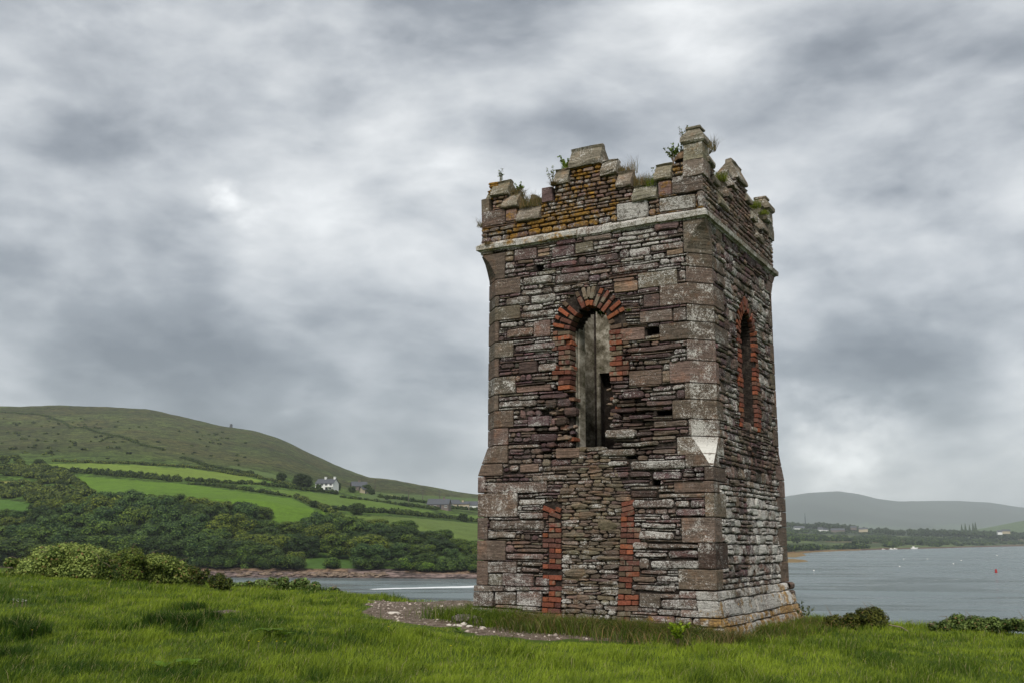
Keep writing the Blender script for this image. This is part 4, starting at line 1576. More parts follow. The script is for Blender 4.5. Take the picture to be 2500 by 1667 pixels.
TI = .50
for face in range(4):
    c0 = .34
    segs = []
    if face == 2:
        segs += [(c0, 2.2, -.7, Z_C + .15), (3.38, 4 - c0, -.7, Z_C + .15), (2.2, 3.38, 4.66, Z_C + .15), (2.2, 3.38, -.7, 2.6)]
        addbox(CV, CF, 2, 2.15, 3.42, -.30, -.05, 2.5, 4.8)
    else:
        bot = {0: 2.80, 1: 3.28, 3: 3.28}[face]
        segs.append((c0, 4 - c0, -.7, bot))
        segs.append((c0, WC - WHF[face] - .02, bot, W_SP))
        segs.append((WC + WHF[face] + .02, 4 - c0, bot, W_SP))
        zz = W_SP
        while zz < APX[face] + .01:
            hw = arch_half(zz, WHF[face], W_SP, APX[face]) + .02
            segs.append((c0, WC - hw, zz, zz + .05))
            segs.append((WC + hw, 4 - c0, zz, zz + .05))
            zz += .05
        segs.append((c0, 4 - c0, zz, Z_C + .15))
    hz = HOLES0 if face == 0 else []
    for (a0, a1, z0_, z1_) in segs:
        rs = [(a0, a1, z0_, z1_)]
        for b in hz:
            rs = subtract(rs, b)
        cut = [(a0, a1, z0_, z1_)]
        for (b0, b1, e0, e1) in rs:
            # deeper where the facing is plucked out
            dep = -.17 if (face == 0 and 2.7 < (e0 + e1) / 2 < 4.0) else -.026
            ss = [b0] + [q for q in (WC - 1.05, WC - WH, WC + WH, WC + 1.05) if b0 < q < b1 and face == 0 and dep < -.1] + [b1]
            for k_ in range(len(ss) - 1):
                mid_ = (ss[k_] + ss[k_ + 1]) / 2
                dd_ = dep if abs(mid_ - WC) < 1.05 else -.026
                addbox(CV, CF, face, ss[k_], ss[k_ + 1], -TI + .03, dd_, e0, e1)
    for b in hz:
        addbox(CV, CF, face, b[0], b[1], -TI + .03, -.40, b[2], b[3])
    # parapet core
    for (a0, a1) in ((.06, .22), (.22, .5), (.5, .73), (.73, 1.17), (1.17, 1.43), (1.43, 1.71), (1.71, 2.29), (2.29, 2.57), (2.57, 2.83), (2.83, 3.27), (3.27, 3.5), (3.5, 3.78), (3.78, 3.94)):
        addbox(CV, CF, face, a0, a1, -TH, -.05, Z_C + .15, parapet_top((a0 + a1) / 2) + .01)
# corner posts of the core
for sx, sy in ((-1, -1), (1, -1), (1, 1), (-1, 1)):
    for (z0_, z1_, c) in ((-.7, Z_BR0, .10), (Z_BR0, Z_C + .14, .42)):
        o = len(CV)
        pts = [(1.44, 1.44), (1.94, 1.44), (1.94, 1.94 - c + .06), (1.94 - c + .06, 1.94), (1.44, 1.94)]
        if c < .2:
            pts = [(1.40, 1.40), (1.94, 1.44), (1.94, 1.90), (1.90, 1.94), (1.44, 1.94)]
        for z in (z0_, z1_):
            CV += [(sx * a, sy * b, z) for a, b in pts]
        F5 = [(i, (i + 1) % 5, 5 + (i + 1) % 5, 5 + i) for i in range(5)] + [(4, 3, 2, 1, 0), (5, 6, 7, 8, 9)]
        CF += [tuple(o + i for i in (f if sx * sy > 0 else f[::-1])) for f in F5]
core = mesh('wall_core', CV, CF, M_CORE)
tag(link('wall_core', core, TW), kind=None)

# plastered interior: panels 3 cm thick in front of the core, split reveal, a niche in the left wall
for face in range(4):
    if face == 2:
        # dark doorway in the back wall, seen through the front window
        n0, n1, nt_ = 2.2, 3.38, 4.66
        for (a0, a1, z0_, z1_) in ((.56, n0, 1.2, 6.2), (n1, 3.44, 1.2, 6.2), (n0, n1, nt_, 6.2)):
            addbox(PV, PF, face, a0, a1, -TI - .03, -TI + .03, z0_, z1_)
    else:
        bot = 1.2
        if True:
            addbox(PV, PF, face, .56, WC - WH - .06, -TI - .03, -TI + .03, bot, 5.4)
            addbox(PV, PF, face, WC + WH + .06, 3.44, -TI - .03, -TI + .03, bot, 5.4)
            addbox(PV, PF, face, .56, 3.44, -TI - .03, -TI + .03, 5.4, 6.2)
# reveal lining, left side of the front window: rebate, then a plaster pier
addbox(PV, PF, 0, WC - WHF[0] - .09, WC - WHF[0] - .005, -.29, -.235, 2.8, W_SP + .1)
addbox(PV, PF, 0, WC - WHF[0] - .10, WC - WHF[0] + .006, -TI - .04, -.33, 2.8, W_SP + .26)
addbox(PV, PF, 0, WC + WH + .015, WC + WH + .05, -TI - .02, -.25, 2.8, W_SP)
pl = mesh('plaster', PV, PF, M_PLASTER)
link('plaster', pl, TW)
# interior floor; the room is open above
FV, FF = [], []
addbox(FV, FF, 0, .58, 3.42, -3.42, -.58, 2.55, 2.66)
link('floor_slab', mesh('floor_slab', FV, FF, M_CORE), TW)

# ------------------------------------------------------------------ emit masonry
LIM = 290
by = {}
for p_ in BUF:
    by.setdefault(p_[0], []).append(p_)


def seen_weight(p_):
    v = p_[1][0]
    vis = 1.0
    cs = [sum(q[i] for q in p_[1]) / len(p_[1]) for i in range(3)]
    if cs[1] < -1.6:
        vis = 1.0
    elif cs[0] > 1.6:
        vis = .33
    else:
        vis = .01
    return p_[5] * vis


for kind, lst in by.items():
    lst.sort(key=seen_weight, reverse=True)
    single = lst[:LIM] if kind != 'mortar' else []
    rest = lst[len(single):]
    for p_ in single:
        n = len(p_[1])
        me = mesh(kind, p_[1], p_[2], p_[6], {'tint': [(*p_[3], 1)] * n, 'wear': [(*q_, 1) for q_ in p_[4]] if isinstance(p_[4], list) else [(*p_[4], 1)] * n})
        link(kind, me, TW)
    for mat in {id(p_[6]): p_[6] for p_ in rest}.values():
        V_, F_, T_, W_ = [], [], [], []
        for p_ in rest:
            if p_[6] is not mat:
                continue
            o = len(V_)
            V_ += p_[1]
            F_ += [tuple(o + i for i in f) for f in p_[2]]
            T_ += [(*p_[3], 1)] * len(p_[1])
            W_ += [(*q_, 1) for q_ in p_[4]] if isinstance(p_[4], list) else [(*p_[4], 1)] * len(p_[1])
        nm = {'stone': 'rubble_stone', 'mortar': 'mortar'}.get(kind, kind)
        tag(link(nm, mesh(nm, V_, F_, mat, {'tint': T_, 'wear': W_}), TW), kind='stuff')
print('MASONRY', {k: len(v) for k, v in by.items()}, 'tris', sum(len(f) for p_ in BUF for f in p_[2]) - 2 * sum(len(p_[2]) for p_ in BUF))

# ================================================================== vegetation helpers
def quads(cent, size, nrm, tint0, green=None, aspect=.75, wild=.55):
    """leaf-sized quads at cent, facing roughly nrm"""
    n = len(cent)
    nrm = nrm + rg.normal(0, wild, (n, 3))
    nrm /= np.linalg.norm(nrm, axis=1)[:, None] + 1e-9
    r_ = rg.normal(0, 1, (n, 3))
    a = np.cross(nrm, r_)
    a /= np.linalg.norm(a, axis=1)[:, None] + 1e-9
    b = np.cross(nrm, a)
    s = size[:, None]
    V = np.stack([cent - a * s, cent - b * s * aspect + nrm * s * .12, cent + a * s, cent + b * s * aspect + nrm * s * .12], 1).reshape(-1, 3)
    F = np.arange(4 * n).reshape(n, 4)
    g = rg.random(n) if green is None else green
    T = np.repeat(np.stack([tint0, g, g, np.ones(n)], 1), 4, 0)
    return V, F, T


def blob_leaves(lobes, dens, leaf, jitter=.14, up=.25, under=-.55, wild=.55):
    """lobes: list of (x,y,z,rx,ry,rz). Leaves over the outside of each lobe, light and dark clumps"""
    C, S, N_, T_ = [], [], [], []
    for (x, y, z, rx, ry, rz) in lobes:
        n = max(8, int(dens * (rx * ry + rx * rz + ry * rz)))
        v = rg.normal(0, 1, (n, 3))
        v /= np.linalg.norm(v, axis=1)[:, None]
        v = v[v[:, 2] > under]
        m_ = len(v)
        k = 1 - np.abs(rg.normal(0, jitter, m_)) + .07 * np.sin(v[:, 0] * 7 + x * 3) * np.cos(v[:, 2] * 6 + y * 2) + .06 * np.sin(v[:, 1] * 13 + z * 5) * np.sin(v[:, 0] * 11 + x)
        p = v * np.array([rx, ry, rz]) * k[:, None] + np.array([x, y, z])
        C.append(p)
        N_.append(v + np.array([0, 0, up]))
        S.append(leaf * rg.uniform(.6, 1.25, m_))
        T_.append(np.clip(.44 + rnd.uniform(-.24, .24) + rg.normal(0, .26, m_) + .16 * np.sin(v[:, 0] * 9 + x * 31) * np.sin(v[:, 1] * 8 + y * 17), 0, 1))
    return quads(np.concatenate(C), np.concatenate(S), np.concatenate(N_), np.concatenate(T_), wild=wild)


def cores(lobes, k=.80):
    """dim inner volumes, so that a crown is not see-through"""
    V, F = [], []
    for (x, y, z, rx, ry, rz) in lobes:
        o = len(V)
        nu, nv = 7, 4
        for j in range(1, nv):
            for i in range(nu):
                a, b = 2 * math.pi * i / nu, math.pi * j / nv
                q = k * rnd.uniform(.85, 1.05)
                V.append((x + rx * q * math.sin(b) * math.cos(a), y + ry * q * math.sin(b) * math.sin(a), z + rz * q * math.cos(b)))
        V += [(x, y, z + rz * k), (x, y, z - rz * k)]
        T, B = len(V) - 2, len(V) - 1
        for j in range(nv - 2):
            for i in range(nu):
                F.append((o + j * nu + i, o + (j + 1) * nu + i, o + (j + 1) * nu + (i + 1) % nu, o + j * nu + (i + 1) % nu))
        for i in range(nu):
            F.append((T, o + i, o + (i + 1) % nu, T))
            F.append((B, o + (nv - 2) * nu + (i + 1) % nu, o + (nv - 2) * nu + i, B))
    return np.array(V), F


def foliage_mesh(name, lobes, dens, leaf, mat, core=.80, **kw):
    V, F, T = blob_leaves(lobes, dens, leaf, **kw)
    faces = None
    if core:
        CVv, CFf = cores(lobes, core)
        o = len(V)
        V = np.concatenate([V, CVv])
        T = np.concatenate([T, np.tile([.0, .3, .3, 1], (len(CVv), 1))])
        q4 = [f for f in CFf if len(set(f)) == 4]
        q3_ = [f for f in CFf if len(set(f)) == 3]
        # triangles are written as degenerate-free quads by inserting a midpoint
        ex, exf = [], []
        for f in q3_:
            a, b, c = f[0], f[1], f[2]
            mid = (CVv[b] + CVv[c]) / 2
            ex.append(mid)
            exf.append((o + a, o + b, o + len(CVv) + len(ex) - 1, o + c))
        if ex:
            V = np.concatenate([V, np.array(ex)])
            T = np.concatenate([T, np.tile([.0, .3, .3, 1], (len(ex), 1))])
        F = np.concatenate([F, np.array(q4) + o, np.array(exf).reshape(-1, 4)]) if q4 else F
    return fastmesh(name, V, F, mat, {'tint': T})


def limb(V, F, p0, p1, r0, r1, n=6):
    p0, p1 = Vector(p0), Vector(p1)
    ax = (p1 - p0).normalized()
    a = ax.orthogonal().normalized()
    b = ax.cross(a)
    o = len(V)
    for p, r_ in ((p0, r0), (p1, r1)):
        for i in range(n):
            t_ = 2 * math.pi * i / n
            V.append(tuple(p + (a * math.cos(t_) + b * math.sin(t_)) * r_))
    for i in range(n):
        F.append((o + i, o + (i + 1) % n, o + n + (i + 1) % n, o + n + i))
    F.append(tuple(range(o + n, o + 2 * n)))


def trunk_mesh(name='trunk', h=.5, r_=.035, limbs=5):
    V, F = [], []
    limb(V, F, (0, 0, -.08), (0.01, 0, h * .5), r_, r_ * .75)
    limb(V, F, (0.01, 0, h * .5), (-.01, .01, h), r_ * .75, r_ * .5)
    for i in range(limbs):
        a = i * 2.4
        limb(V, F, (0, 0, h * (.45 + .1 * i)), (.26 * math.cos(a), .26 * math.sin(a), h * (.45 + .1 * i) + .22), r_ * .45, r_ * .15, 5)
    return mesh(name, V, F, M_BARK)


# unit-height crowns
def crown_lobes(seed, wide=.46, n=15, lo=.30):
    q = random.Random(seed)
    out = [(0, 0, .60, wide * .62, wide * .62, .30)]
    for i in range(n):
        a = i * 2.399 + q.uniform(-.3, .3)
        h_ = lo + (.92 - lo) * (i + .5) / n
        prof = math.sqrt(max(.05, 1 - ((h_ - .55) / .47) ** 2))
        rr_ = wide * prof * q.uniform(.50, .78)
        s = q.uniform(.12, .25) * (1.1 if h_ < .7 else .95)
        out.append((rr_ * math.cos(a), rr_ * math.sin(a), h_ - s * .3, s, s, s * q.uniform(.7, .95)))
    return out


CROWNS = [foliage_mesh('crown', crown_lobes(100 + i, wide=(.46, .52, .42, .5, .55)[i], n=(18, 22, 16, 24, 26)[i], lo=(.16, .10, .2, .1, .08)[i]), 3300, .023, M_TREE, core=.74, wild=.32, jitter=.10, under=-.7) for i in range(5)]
TRUNK = trunk_mesh()
SHRUBC = [foliage_mesh('crown', [(q_.uniform(-.4, .4), q_.uniform(-.3, .3), q_.uniform(.25, .55), q_.uniform(.28, .42), q_.uniform(.28, .4), q_.uniform(.28, .42)) for _ in range(7)], 1100, .045, M_TREE) for q_ in (random.Random(5), random.Random(6), random.Random(7))]


def put_tree(P, h, variant, color, label, cat='tree', group=None, name='broadleaf_tree', wide=1.0, trunk=True, meshes=None):
    r_ = empty(name, tuple(P), rnd.uniform(0, 6.28))
    tag(r_, label, cat, group)
    ms = meshes or CROWNS
    c = link('crown', ms[variant % len(ms)], r_)
    c.scale = (h * wide, h * wide, h)
    c.color = (*color, 1)
    if trunk:
        k = link('trunk', TRUNK, r_)
        k.scale = (h, h, h)
    return r_


def hz(px_az, r_):
    az = az_of(px_az)
    x, y = r_ * math.tan(az), r_
    return np.array([x, y, float(hill_z(np.array([x]), np.array([y]))[0])])


# ------------------------------------------------------------------ the wood on the far bank
WT = [(-150, 1268), (0, 1258), (60, 1250), (100, 1240), (150, 1228), (187, 1216), (228, 1205), (295, 1202), (348, 1209), (482, 1214), (536, 1224), (602, 1232), (640, 1248), (669, 1268), (723, 1270), (767, 1246),
      (805, 1262), (846, 1258), (900, 1262), (941, 1265), (982, 1279), (1023, 1281), (1090, 1298), (1131, 1326), (1164, 1342), (1230, 1360)]
WTX, WTY = [a for a, b in WT], [b for a, b in WT]
GREENS = [(.78, .85, .8), (.8, .98, 1.1), (1.2, 1.2, .8), (.52, .62, .62), (1.1, 1.2, .95), (.9, 1.05, 1.2), (1.55, 1.35, .8)]
GW = 'trees of the dense wood along the far bank'
KIND = ['dark green', 'bluish green', 'olive green', 'very dark', 'mid green', 'cool green', 'yellow olive']


def wood_label(k, row, px_):
    rows = ['on the top edge of the far wood', 'just under the top of the far wood', 'half-way down the far wood', 'low in the far wood', 'at the foot of the far wood']
    spots = [(60, 'leftmost end'), (200, 'under the scrub'), (320, 'above the bramble thicket'), (440, 'above the bramble mound'), (560, 'left of the shore rocks'), (650, 'above the leftmost rocks'),
             (760, 'above the rocks'), (840, 'above the mown bank'), (920, 'right of the bank'), (1040, 'above the beach'), (9999, 'beside the tower')]
    return KIND[k] + ' tree ' + rows[row] + ', ' + [b for a, b in spots if px_ < a][0]


for row_, (r_, step, frac) in enumerate(((384, 58, 1.03), (366, 70, .97), (347, 76, .80), (329, 74, .62), (312, 60, .44))):
    x = -140 + rnd.uniform(0, 20)
    while x < 1215:
        px_ = x + rnd.uniform(-9, 9)
        x += step * rnd.uniform(.8, 1.15)
        g0 = hz(px_, r_)
        ytop = np.interp(px_, WTX, WTY)
        ztop = 12 + (1310 - ytop) * r_ / FPX
        zfull = ztop
        ylow = 1385
        zlow = 12 + (1310 - ylow) * r_ / FPX
        z_t = zlow + (zfull - zlow) * frac
        h_ = z_t - g0[2] + rnd.uniform(-1.8, 1.2)
        if r_ < 325 and (735 < px_ < 900 or 925 < px_ < 985):
            continue
        if h_ < 3.2:
            if r_ > 370:
                continue
            h_ = rnd.uniform(3.2, 4.5)
        if h_ > 17:
            h_ = 17
        k = rnd.randrange(7)
        if h_ < 4.0:
            put_tree(g0, h_, rnd.randrange(3), GREENS[k], 'low rounded bush filling the foot of the far wood', 'bush', 'bushes at the foot of the far wood', 'waterside_bush', 1.1, False, SHRUBC)
        else:
            put_tree(g0, h_, rnd.randrange(5), GREENS[k], wood_label(k, row_, px_), 'tree', GW, 'broadleaf_tree', min(1.75, max(1.15, 13.5 / h_)) * rnd.uniform(.85, 1.15))
x = 470
while x < 1200:
    x += rnd.uniform(15, 25)
    if 740 < x < 890 or 930 < x < 975:
        continue
    P = hz(x, rnd.uniform(305.5, 311))
    k = rnd.choice(((.9, 1.0, .9), (1.2, 1.25, .9), (.7, .8, .8)))
    put_tree(P, rnd.uniform(2.6, 5.2), rnd.randrange(3), k, {.9: 'mid green', 1.2: 'yellowish', .7: 'dark'}[k[0]] + ' shore bush under the far wood, ' + ('above the first rocks' if x < 560 else 'above the rock pile start' if x < 650 else 'left of the grassy bank' if x < 740 else 'between grassy bank and beach' if x < 940 else 'right of the beach' if x < 1060 else 'nearest the tower'), 'bush',
             'bushes at the foot of the far wood', 'waterside_bush', 1.25, False, SHRUBC)
# lighter bushes on the bank, right of the beach, and on the bright mound
for (px_, r_, h_, c, lb) in ((990, 308, 4.5, (1.9, 2.1, 1.2), 'bright green willow bush right of the shingle beach'), (1045, 306, 3.2, (1.9, 2.1, 1.1), 'lime green bush on the low cliff, nearer the beach'),
                             (1085, 307, 3.0, (1.8, 2.0, 1.0), 'lime green bush on the low cliff, nearer the tower'), (816, 309, 4.2, (1.1, 1.3, .9), 'small round tree alone on the bright grassy bank'),
                             (608, 309, 7.0, (1.2, 1.35, 1.0), 'light green tree standing out at the foot of the wood'), (520, 307, 3.4, (1.3, 1.5, 1.0), 'pale green thicket at the waterside left of the rocks'),
                             (560, 307, 3.0, (1.2, 1.45, 1.0), 'pale green low bush beside the waterside thicket')):
    put_tree(hz(px_, r_), h_, rnd.randrange(3) if h_ < 5 else 1, c, lb, 'bush' if h_ < 5 else 'tree', None, 'waterside_bush' if h_ < 5 else 'broadleaf_tree', 1.2 if h_ < 5 else 1, h_ > 5, SHRUBC if h_ < 5 else None)

# field trees and bushes on the hillside: pixel of the foot, height in pixels
for (px_, py_, hp, v_, c, lb, nm) in ((686, 1174, 22, 1, (.55, .6, .6), 'small dark conifer-like tree left of the big dark tree by the white house', 'dark_tree'),
                                     (737, 1192, 38, 4, (.42, .45, .5), 'big dark spreading tree at the left end of the white house', 'dark_tree'),
                                     (872, 1256, 30, 1, (.75, .8, .8), 'round dark tree alone in the middle of the fields', 'round_tree'),
                                     (1131, 1272, 21, 0, (.7, .75, .8), 'dark bush in the hedge nearest the tower', 'round_tree'),
                                     (765, 1238, 18, 2, (.6, .65, .6), 'small dark bush on the stone bank between two fields', 'round_tree'),
                                     (823, 1194, 18, 0, (.6, .65, .7), 'dark narrow tree right of the white house', 'dark_tree'),
                                     (860, 1201, 16, 1, (.7, .75, .75), 'grey green tree in front of the hidden farmhouse', 'dark_tree'),
                                     (893, 1203, 22, 4, (.6, .66, .62), 'spreading tree right of the hidden farmhouse', 'dark_tree'),
                                     (908, 1207, 15, 2, (.65, .7, .65), 'low tree at the right end of the farmyard', 'dark_tree'),
                                     (778, 1194, 13, 1, (.7, .8, .8), 'garden shrub in front of the white house', 'garden_shrub'),
                                     (944, 1219, 9, 1, (.6, .65, .6), 'small bush on the slope between the farm and the bungalows', 'round_tree')):
    P = hillhit(px_, py_)
    h_ = hp * P[1] / FPX
    put_tree(P, h_, v_, c, lb, 'tree' if 'tree' in nm else 'shrub', None, nm, 1.25)


# scrub on the left slope, and gorse on the heath
def scatter(name, pts, hs, leaf, mat, label, cat, color=(1, 1, 1), dens=70):
    lobes = []
    for P, h_ in zip(pts, hs):
        for k in range(3):
            lobes.append((P[0] + rnd.uniform(-.7, .7) * h_, P[1] + rnd.uniform(-.7, .7) * h_, P[2] + h_ * .35, h_ * rnd.uniform(.6, 1.0), h_ * rnd.uniform(.6, 1.0), h_ * rnd.uniform(.4, .62)))
    me = foliage_mesh(name, lobes, dens, leaf, mat, .85)
    o = link(name, me)
    o.color = (*color, 1)
    tag(o, label, cat, None, 'stuff')
    return o


pts, hs = [], []
for i in range(230):
    X, Y = rnd.uniform(-30, 800), rnd.uniform(470, 1000)
    if inpoly([X], [Y], [(-30, 500), (270, 520), (340, 600), (600, 650), (720, 800), (820, 850), (700, 950), (500, 980), (430, 930), (0, 880), (-30, 760), (200, 760), (230, 725), (-30, 700)])[0]:
        P = hillhit(*z4(X, Y))
        if P is not None:
            pts.append(P)
            hs.append(rnd.uniform(2.0, 3.6))
scatter('scrub', pts, hs, .55, M_TREE, 'dull green scrub covering the slope left of the fields', 'scrub', (1.25, 1.1, .95), 9)
pts, hs = [], []
for i in range(260):
    X, Y = rnd.uniform(0, 2287), rnd.uniform(150, 680)
    P = hillhit(*z4(X, Y))
    if P is not None and 560 < np.hypot(P[0], P[1]) < 1280:
        q_ = pix(P)
        if not any(inpoly([q_[0]], [q_[1]], f_[0])[0] for f_ in FIELDS) and ns(P[0] / 60, P[1] / 60) > -.05:
            pts.append(P)
            hs.append(rnd.uniform(.8, 2.0))
scatter('gorse_patches', pts, hs, .8, M_TREE, 'low dark gorse dotted over the upper heath slope', 'gorse', (.9, .8, .7), 5)
for (X, Y, h_, lb) in ((360, 545, 4.2, 'dark oval bush at the left end of the top field'), (160, 520, 3.6, 'dark bush on the ridge left of the top field'), (80, 640, 4.4, 'dark thicket at the left edge under the ridge'),
                       (260, 640, 4.2, 'dark thicket at the left tip of the top field'), (560, 740, 3.8, 'grey green bush mound beside the bright field'), (450, 690, 3.4, 'bush where two hedges meet left of the bright field'),
                       (400, 980, 5.0, 'dark bush just above the wood at the left'), (630, 900, 4.0, 'olive bush mound above the left part of the wood')):
    put_tree(hillhit(*z4(X, Y + 30)), h_, rnd.randrange(3), (.8, .8, .75), lb, 'bush', None, 'field_bush', 1.5, False, SHRUBC)

# hedges and field banks
def hedge(pxs, label, h_=1.7, color=(.85, .85, .75), w_=1.1):
    P = [hillhit(a, b) for a, b in pxs]
    P = [p for p in P if p is not None]
    lobes = []
    for a, b in zip(P[:-1], P[1:]):
        L_ = np.linalg.norm(b - a)
        n = max(1, int(L_ / 1.5))
        for i in range(n):
            p = a + (b - a) * (i + rnd.random()) / n
            zt = float(hill_z(p[:1], p[1:2])[0])
            hh_ = h_ * rnd.uniform(.55, 1.25)
            lobes.append((p[0] + rnd.uniform(-.5, .5), p[1] + rnd.uniform(-.5, .5), zt + hh_ * .35, rnd.uniform(1.2, 2.0) * w_, rnd.uniform(1.0, 1.6) * w_, hh_ * .7))
    o = link('hedge', foliage_mesh('hedge', lobes, 12, .42, M_TREE, .85))
    o.color = (*color, 1)
    tag(o, label, 'hedge', 'hedges and banks between the fields')


hedge([z4(330, 628), z4(560, 640), z4(860, 655), z4(1100, 680), z4(1300, 698), z4(1660, 728)], 'thick hedge between the two long fields, left of the gateway', 3.0)
hedge([z4(1710, 722), z4(2000, 740), z4(2300, 752), z5(140, 372), z5(500, 404), z5(700, 430), z5(960, 462)], 'long hedge running below the white house', 2.0)
hedge([z4(1740, 752), z4(2000, 775), z4(2315, 822), z5(250, 445), z5(540, 488)], 'thin hedge bank along the top of the bright field', 1.5)
hedge([z5(600, 495), z5(760, 560), z5(860, 610), z5(935, 645)], 'overgrown bank at the right end of the bright field', 1.9, (1.2, 1.05, .95))
hedge([z5(900, 598), z5(1060, 612), z5(1250, 630), z5(1500, 640), z5(1700, 655), z5(1880, 672), z5(2050, 690), z5(2230, 712)], 'dark hedge behind the round field tree, running to the tower', 2.1)
hedge([z4(470, 545), z4(900, 560), z4(1300, 572), z4(1850, 612), z4(2287, 680), z5(280, 322), z5(420, 360), z5(560, 392)], 'stony bank along the top of the upper field', 1.5, (1.3, 1.1, .9))
hedge([z4(0, 95), z4(450, 140), z4(900, 280), z4(1300, 400), z4(1500, 440)], 'old wall line running down across the heath', 1.3, (.9, .85, .75))
hedge([z4(1660, 515), z4(1800, 560), z4(2000, 610), z4(2287, 655), z5(200, 280)], 'dark bank under the heath, left of the lone dark tree', 1.6, (.7, .7, .65))
hedge([z5(1000, 492), z5(1200, 512), z5(1400, 535), z5(1530, 560)], 'faint hedge across the field right of the white house', 1.2)
hedge([z5(1340, 490), z5(1500, 505), z5(1600, 520)], 'hedge above the lane, left of the bungalows', 2.2, (.7, .75, .7))
hedge([z5(1620, 528), z5(1780, 545)], 'clipped hedge left of the stone bungalow', 2.0, (.7, .8, .7))
hedge([z5(1560, 565), z5(1750, 585), z5(2000, 590), z5(2230, 608)], 'hedge along the lane below the bungalows', 1.6)
hedge([z4(620, 690), z4(690, 760), z4(790, 830)], 'scrubby hedge at the left end of the bright field', 3.0, (1.1, 1.0, .9))

# ------------------------------------------------------------------ houses on the hillside
def house(px_, py_, L_, D_, eave, ridge, rot, wallm, label, windows=3, chim=(0,), storeys=1, name='house', ground=hillhit, group=None, detail=True):
    P = ground(px_, py_)
    base_ang = -math.atan2(P[0], P[1])
    h_ = empty(name, (P[0], P[1], P[2] - .3), base_ang + rot)
    tag(h_, label, 'house', group)
    V_ = [(-L_ / 2, -D_ / 2, -1.5), (L_ / 2, -D_ / 2, -1.5), (L_ / 2, D_ / 2, -1.5), (-L_ / 2, D_ / 2, -1.5), (-L_ / 2, -D_ / 2, eave), (L_ / 2, -D_ / 2, eave), (L_ / 2, D_ / 2, eave), (-L_ / 2, D_ / 2, eave),
          (-L_ / 2, 0, ridge - .1), (L_ / 2, 0, ridge - .1)]
    link('wall', mesh('wall', V_, [(0, 1, 5, 4), (2, 3, 7, 6), (1, 2, 6, 9, 5), (3, 0, 4, 8, 7)], wallm), h_)
    o_, e_, tk = .35, .4, .18
    sl_ = (ridge - eave) / (D_ / 2)
    yE, zE = D_ / 2 + e_, eave - sl_ * e_
    V_ = []
    for x in (-L_ / 2 - o_, L_ / 2 + o_):
        V_ += [(x, -yE, zE), (x, 0, ridge), (x, yE, zE), (x, -yE, zE + tk), (x, 0, ridge + tk), (x, yE, zE + tk)]
    rf = link('roof', mesh('roof', V_, [(3, 9, 10, 4), (4, 10, 11, 5), (0, 1, 7, 6), (1, 2, 8, 7), (0, 6, 9, 3), (2, 5, 11, 8), (0, 3, 4, 1), (1, 4, 5, 2), (6, 7, 10, 9), (7, 8, 11, 10)], M_SLATE), h_)
    for c in chim:
        V2, F2 = [], []
        x = c * (L_ / 2 - .6)
        for (a, b, zz0_, zz1_) in ((.55, .45, ridge - .9, ridge + 1.1), (.68, .55, ridge + 1.1, ridge + 1.3)):
            o = len(V2)
            V2 += [(x + sx * a, sy * b, z_) for z_ in (zz0_, zz1_) for sy in (-1, 1) for sx in (-1, 1)]
            F2 += [tuple(o + i for i in f) for f in BF]
        link('chimney', mesh('chimney', V2, F2, wallm), rf)
    if detail:
        for s_ in range(storeys):
            for k in range(windows):
                x = -L_ / 2 + L_ * (k + .5) / windows
                z0_ = .8 + s_ * 2.25
                wv, hv = .70, 1.1
                if s_ == 0 and k == windows // 2:
                    V2 = [(x + sx * .5, y_, z_) for z_ in (0, 2.1) for y_ in (-D_ / 2 - .04, -D_ / 2 + .1) for sx in (-1, 1)]
                    link('door', mesh('door', V2, BF, M_GLASSD), h_)
                    continue
                V2 = [(x + sx * wv, y_, z0_ + z_) for z_ in (0, hv) for y_ in (-D_ / 2 - .03, -D_ / 2 + .1) for sx in (-1, 1)]
                wn = link('window', mesh('window', V2, BF, M_GLASSD), h_)
                V3, F3 = [], []
                for (a0, a1, b0, b1) in ((-wv - .1, wv + .1, -.12, 0), (-wv - .1, wv + .1, hv, hv + .1), (-wv - .1, -wv, 0, hv), (wv, wv + .1, 0, hv), (-.05, .05, 0, hv)):
                    o = len(V3)
                    V3 += [(x + a, y_, z0_ + b) for b in (b0, b1) for y_ in (-D_ / 2 - .07, -D_ / 2 + .05) for a in (a0, a1)]
                    F3 += [tuple(o + i for i in f) for f in BF]
                link('frame', mesh('frame', V3, F3, M_WHITE), wn)
    return h_


hs_ = house(798, 1197, 11.2, 7.2, 4.4, 6.9, R(-28), M_WHITE, 'white two-storey house with slate roof on the hillside among dark trees', 4, (-.2, .95), 2)
V2, F2 = [], []
for (a0, a1, b0, b1, c0, c1) in ((1.0, 5.6, -4.9, -3.62, 2.15, 2.3), (1.0, 5.6, -4.92, -4.85, 2.3, 2.8), (1.1, 1.3, -4.85, -4.65, 0, 2.15), (5.3, 5.5, -4.85, -4.65, 0, 2.15)):
    o = len(V2)
    V2 += [(x, y, z_) for z_ in (c0, c1) for y in (b0, b1) for x in (a0, a1)]
    F2 += [tuple(o + i for i in f) for f in BF]
link('balcony', mesh('balcony', V2, F2, M_WHITE), hs_)
house(1072, 1240, 13, 7, 2.8, 5.8, R(-14), M_TAN, 'brown stone bungalow with slate roof, leftmost of the row near the tower', 4, (.5,))
house(1108, 1238, 7, 6, 2.8, 5.2, R(15), M_CREAM, 'small cream cottage squeezed beside the brown stone bungalow', 2, ())
house(1128, 1241, 9.5, 6, 3.4, 4.6, R(-6), M_CREAM, 'low cream cottage with one tall chimney in the row near the tower', 3, (.1,))
house(1156, 1242, 13, 8, 3.0, 5.6, R(-25), M_WHITE, 'white cottage with wide grey roof, partly behind the tower', 3, ())
